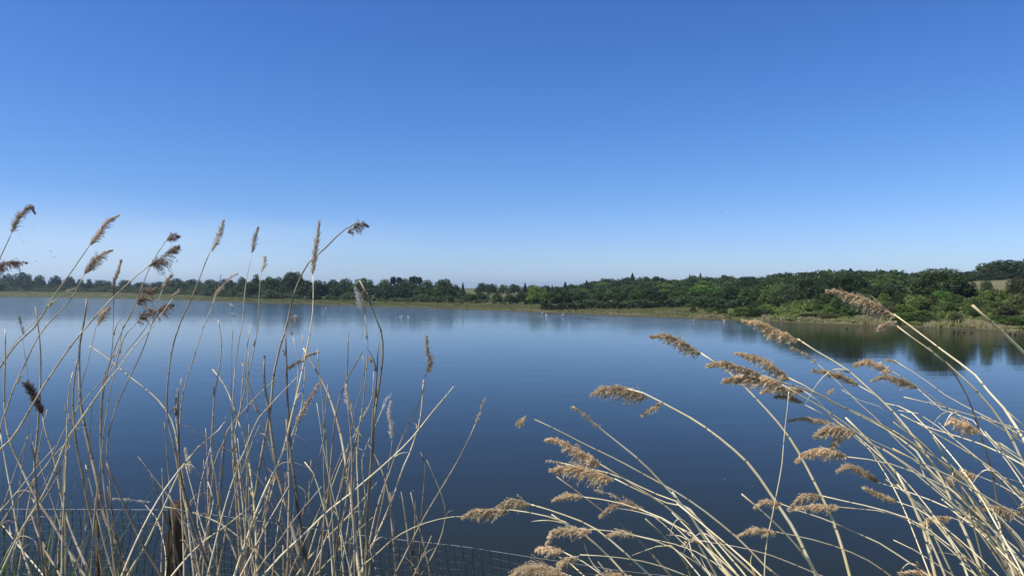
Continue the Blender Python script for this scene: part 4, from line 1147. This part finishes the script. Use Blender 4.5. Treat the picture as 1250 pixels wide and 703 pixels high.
def make_reed(style, pw, sw, pl, st, label, d, lean, smat, group=None, spurs=2):
    P = stem_world(st, d, lean)
    base = P[-1]
    bare = not pl
    V, Fq, UV, Q = stem_mesh(P, sw, d, smat)
    loc = Vector((base.x, base.y, base.z))
    mk = lambda name, V, Fq, mat, uv=None, sm=True: mesh(name, [tuple(Vector(v)-loc) for v in V], [tuple(f) for f in Fq], [mat], sm, uv)
    root = empty('reed' if bare else 'plumed_reed', loc)
    obj('stem', mk('stem', V, Fq, smat, UV), root)
    if not bare:
        # plume shares depth of the stem top
        n = len(pl)
        ax = [nearpt(px, py, d+lean*1.0) for px, py in pl]
        if style in 'cd' and n > 2: pass
        PV, PF = plume_geo(ax, pw*{'d': 1.5, 'c': 1.75, 's': 1.5, 'u': 1.35}.get(style, 1.25)*(d+lean)/F, style, rr)
        mat = {'c': M['plume_d'], 'n': M['plume_n']}.get(style) or (M['plume_w'] if ('whit' in label or 'pale' in label) and d > 3 else None) or (M['plume_r'] if d < 3 else M['plume_l'])
        if PV: obj('plume', mk('plume', PV, PF, mat, None, False), root)
        for key, lobe, lw in LOBES:
            if key in label:
                PV, PF = plume_geo([nearpt(px, py, d+lean) for px, py in parse(lobe)], lw*1.4*(d+lean)/F, 's', rr)
                obj('plume_lobe', mk('plume_lobe', PV, PF, mat, None, False), root)
        # fine rachis under the plume
        V2, F2, U2 = tube_geo(smooth_path(ax, 14), [0.0007+(sw*d/F*.26-.0007)*(i/13)**1.5 for i in range(14)], 5)
        obj('plume_stalk', mk('plume_stalk', V2, F2, smat, U2), root)
    for k in range(spurs):
        if rr.random() < 0.6:
            i = rr.randrange(2, max(3, len(Q)-8)); LV, LF = leaf_spur(Q, i, sw*d/F/2, rr.choice((-1, 1)), rr.uniform(.04, .15))
            obj('leaf_sheath', mk('leaf_sheath', LV, LF, smat, [(0, v.z) for v in LV]), root)
    tag(root, label, 'reed', group)
    return root
LASTL = ['']
def lines(s): return [l.split('|') for l in s.strip().split('\n')]
k = 0
for L_ in lines(REEDS_L):
    st, pw, sw, pl, sp, lb = L_; LASTL[0] = lb
    d = 3.45+0.45*rr.random(); sm = rr.choice(['stem_l', 'stem_l', 'stem_r'])
    if st in 'cn': sm = 'stem_l'
    make_reed(st, float(pw), float(sw), parse(pl) if pl else None, parse(sp), lb, d, rr.uniform(-.15, .35), M[sm])
for L_ in lines(REEDS_R):
    st, pw, sw, pl, sp, lb = L_; LASTL[0] = lb
    make_reed(st, float(pw), float(sw)*.92, parse(pl) if pl else None, parse(sp), lb, 2.15+0.5*rr.random(), rr.uniform(-.1, .3), M['stem_r'])
MT = {'l': 'stem_l', 'd': 'stem_d', 'r': 'stem_r'}
def describe(st, sw, m, right):
    col = {'l': 'weathered', 'd': 'brown', 'r': 'straw-pale'}[m]
    (xa, ya), (xb, yb) = st[0], st[-1]
    th = 'thin' if sw < 2.15 else ('stout' if sw > 3.3 else 'bare')
    k_ = (xa-xb)/max(yb-ya, 1)
    if k_ > .9: ln = 'slanting far right'
    elif k_ > .3: ln = 'leaning right'
    elif k_ > -.15: ln = 'nearly upright'
    elif k_ > -.6: ln = 'leaning left'
    else: ln = 'slanting far left'
    tp = 'tip on far shore' if ya < 410 else ('tip over open water' if ya < 500 else ('tip at mid-lake' if ya < 560 else ('tip above the wire' if ya < 620 else 'tip below the wire')))
    if right:
        tp = 'tip on far shore' if ya < 410 else ('tip high over water' if ya < 520 else ('tip over dark water' if ya < 590 else 'short, low'))
        wh = 'near the lowest middle plumes' if xa < 760 else ('below the high arching stem' if xa < 900 else ('left of the low plume pair' if xa < 1030 else ('by the combed pale plume' if xa < 1110 else ('in the dense right-hand sheaf' if xa < 1180 else 'at the right edge'))))
    else:
        for lim, wh in ((30, 'at the left edge'), (65, 'by the rusty bottlebrush'), (105, 'right of the bottlebrush'), (150, 'left of the thin stake'), (200, 'left of the post'), (240, 'around the post'), (275, 'right of the post'), (310, 'below the two whitish plumes'),
                        (345, 'left of the bent stem'), (385, 'below the bent stem'), (420, 'right of the bent stem'), (455, 'below the nodding plume'), (490, 'near the left cluster\'s right side'), (9999, 'outermost in the left cluster')):
            if xa < lim: break
    th = {'bare': 'medium'}.get(th, th)
    return '%s %s stem %s, %s, %s' % (th, col, ln, wh, tp), 'bare reed stems on the right' if right else 'bare reed stems on the left'
for sw, sp, m in lines(BARE_L):
    LASTL[0] = sp; P_ = parse(sp); lb, gp = describe(P_, float(sw), m, False)
    make_reed('b', 0, float(sw), None, P_, lb, 3.3+0.55*rr.random(), rr.uniform(-.1, .3), M[MT[m]], gp)
for sw, sp, m in lines(BARE_R):
    LASTL[0] = sp; P_ = parse(sp); lb, gp = describe(P_, float(sw), m, True)
    if sw == '6.0': lb, gp = 'stoutest bare cut reed stem, crossing the far shore at the right edge', None
    make_reed('b', 0, float(sw)*.95, None, P_, lb, 2.0+0.5*rr.random(), rr.uniform(-.1, .2), M[MT[m]], gp)
# undergrowth of shorter bare stems
for k in range(42):
    x0 = rr.uniform(0, 545)**1.0; yt = rr.uniform(500, 665) if rr.random() < .72 else rr.uniform(420, 540)
    if 470 < x0: yt = max(yt, 600)
    sl = rr.gauss(0, 0.15) if x0 > 110 else rr.gauss(.05, .3)
    cv = rr.uniform(-.06, .06)
    st = []
    for j in range(5):
        y = yt+(715-yt)*j/4; dy = y-yt
        st.append((x0-sl*dy+cv*dy*dy/200, y))
    m = rr.choice('lldr'); sw_ = rr.uniform(1.2, 2.6); lb, gp = describe(st, sw_, m, False)
    if any(170 < q[0] < 245 and q[1] > 590 for q in st) and rr.random() < .9: continue
    make_reed('b', 0, sw_, None, st, lb, 3.2+0.9*rr.random(), rr.uniform(-.1, .2), M[MT[m]], gp)
for k in range(18):
    x0 = rr.uniform(1075, 1240); yt = rr.uniform(500, 640); st = []
    ln = 715-yt; ex = rr.uniform(0.55, 1.15)*ln
    for j in range(6):
        t = j/5; st.append((x0+ex*(1-(1-t)**1.6), yt+ln*t))
    sw_ = rr.uniform(1.8, 3.4); lb, gp = describe(st, sw_, 'r', True)
    make_reed('b', 0, sw_, None, st, lb, 2.0+0.7*rr.random(), rr.uniform(-.1, .2), M['stem_r'], gp)

# green shoots on the bank
def clump(px, d, n, hmax, label, sp=.12):
    x = (px-625)/F*d; g = hz(x, d); r = empty('green_reed_clump', (x, d, g))
    for i in range(int(n*1.7)):
        a = rr.uniform(0, 6.28); q = sp*math.sqrt(rr.random()); b = Vector((q*math.cos(a), q*math.sin(a), -.05)); h = hmax*(1.6 if px < 50 else 1.35)*rr.uniform(.6, 1.0)
        dr = Vector((rr.gauss(0, .16), rr.gauss(0, .12), 1)).normalized(); wd = rr.uniform(.005, .011); yaw = rr.uniform(0, 3.14)
        u = Vector((math.cos(yaw), math.sin(yaw), 0)); V, Fq = [], []; p = b.copy(); m = 7
        nrm = Vector((-u.y, u.x, 0))
        for j in range(m+1):
            t = j/m; wj = wd*(1-t**2.2)+.0004
            V += [p-u*wj, p+nrm*wj*.35, p+u*wj]
            dr = (dr+Vector((dr.x*.12, dr.y*.12, -.05*t))).normalized(); p = p+dr*(h/m)
        for j in range(m):
            for c in (0, 1): Fq.append((j*3+c, j*3+c+1, j*3+c+4, j*3+c+3))
        obj('leaf', mesh('leaf', V, Fq, [M['greenblade']], True), r)
    tag(r, label, 'plant', 'green reed clumps at the foot of the fence')
for px, d, n, hm, lb in [(12, 3.6, 18, 1.0, 'lush green blades in the bottom left corner'), (30, 3.9, 12, 1.0, 'green blades right of the corner clump'), (60, 3.9, 7, .86, 'small green tuft near the bottom left corner'), (84, 3.8, 8, .85, 'sparse green tuft under the brown bottlebrush stem'),
                         (112, 3.9, 12, .95, 'green tuft below the thin stake by the fence'), (135, 3.8, 10, .90, 'green tuft midway between corner and wooden post'), (163, 3.9, 4, .98, 'few thin green blades left of the wooden post'), (190, 3.9, 4, .8, 'low green blades at the foot of the wooden post')]:
    clump(px, d, n, hm, lb)
def bankgrass():
    rs = np.random.RandomState(8); n = 26000
    x = rs.uniform(-9, 9, n); y = rs.uniform(-1.5, 15, n); z = height(x, y)
    h = rs.uniform(.10, .38, n)*np.clip((y+2)/3, .3, 1); a = rs.uniform(0, math.pi, n)
    u = np.stack([np.cos(a), np.sin(a), 0*a], 1)*.005; P = np.stack([x, y, z-.02], 1)
    ln = rs.normal(0, .3, (n, 3)); ln[:, 2] = 1; T = P+ln*h[:, None]; Md = P+ln*h[:, None]*.5+[0, 0, .02]
    V = np.stack([P-u, P+u, Md+u*.8, Md-u*.8, T], 1).reshape(-1, 3)
    i = np.arange(n)*5
    Fq = np.concatenate([np.stack([i, i+1, i+2], 1), np.stack([i, i+2, i+3], 1), np.stack([i+3, i+2, i+4], 1)])
    tag(obj('bank_grass', mesh('bank_grass', V, Fq, [M['meadowgrass']])), 'rough grass covering the near bank below the reeds', 'grass', None, 'stuff')
bankgrass()

# ---------------------------------------------------------------- haze
def haze():
    x0, x1, y0, y1, z0, z1 = -9300, 9300, -6300, 9300, -4.2, 66
    V = [(x0, y0, z0), (x1, y0, z0), (x1, y1, z0), (x0, y1, z0), (x0, y0, z1), (x1, y0, z1), (x1, y1, z1), (x0, y1, z1)]
    Fq = [(0, 3, 2, 1), (4, 5, 6, 7), (0, 1, 5, 4), (1, 2, 6, 5), (2, 3, 7, 6), (3, 0, 4, 7)]
    t = NT('thin_haze'); v = t.n('ShaderNodeVolumePrincipled')
    v.inputs['Color'].default_value = (0.62, 0.78, 1.0, 1); v.inputs['Density'].default_value = 0.00009; v.inputs['Anisotropy'].default_value = 0.2
    t.l(v.outputs[0], t.out.inputs['Volume'])
    tag(obj('haze', mesh('haze', V, Fq, [t.m])), kind='stuff')
haze()
print('TREES', TREES)
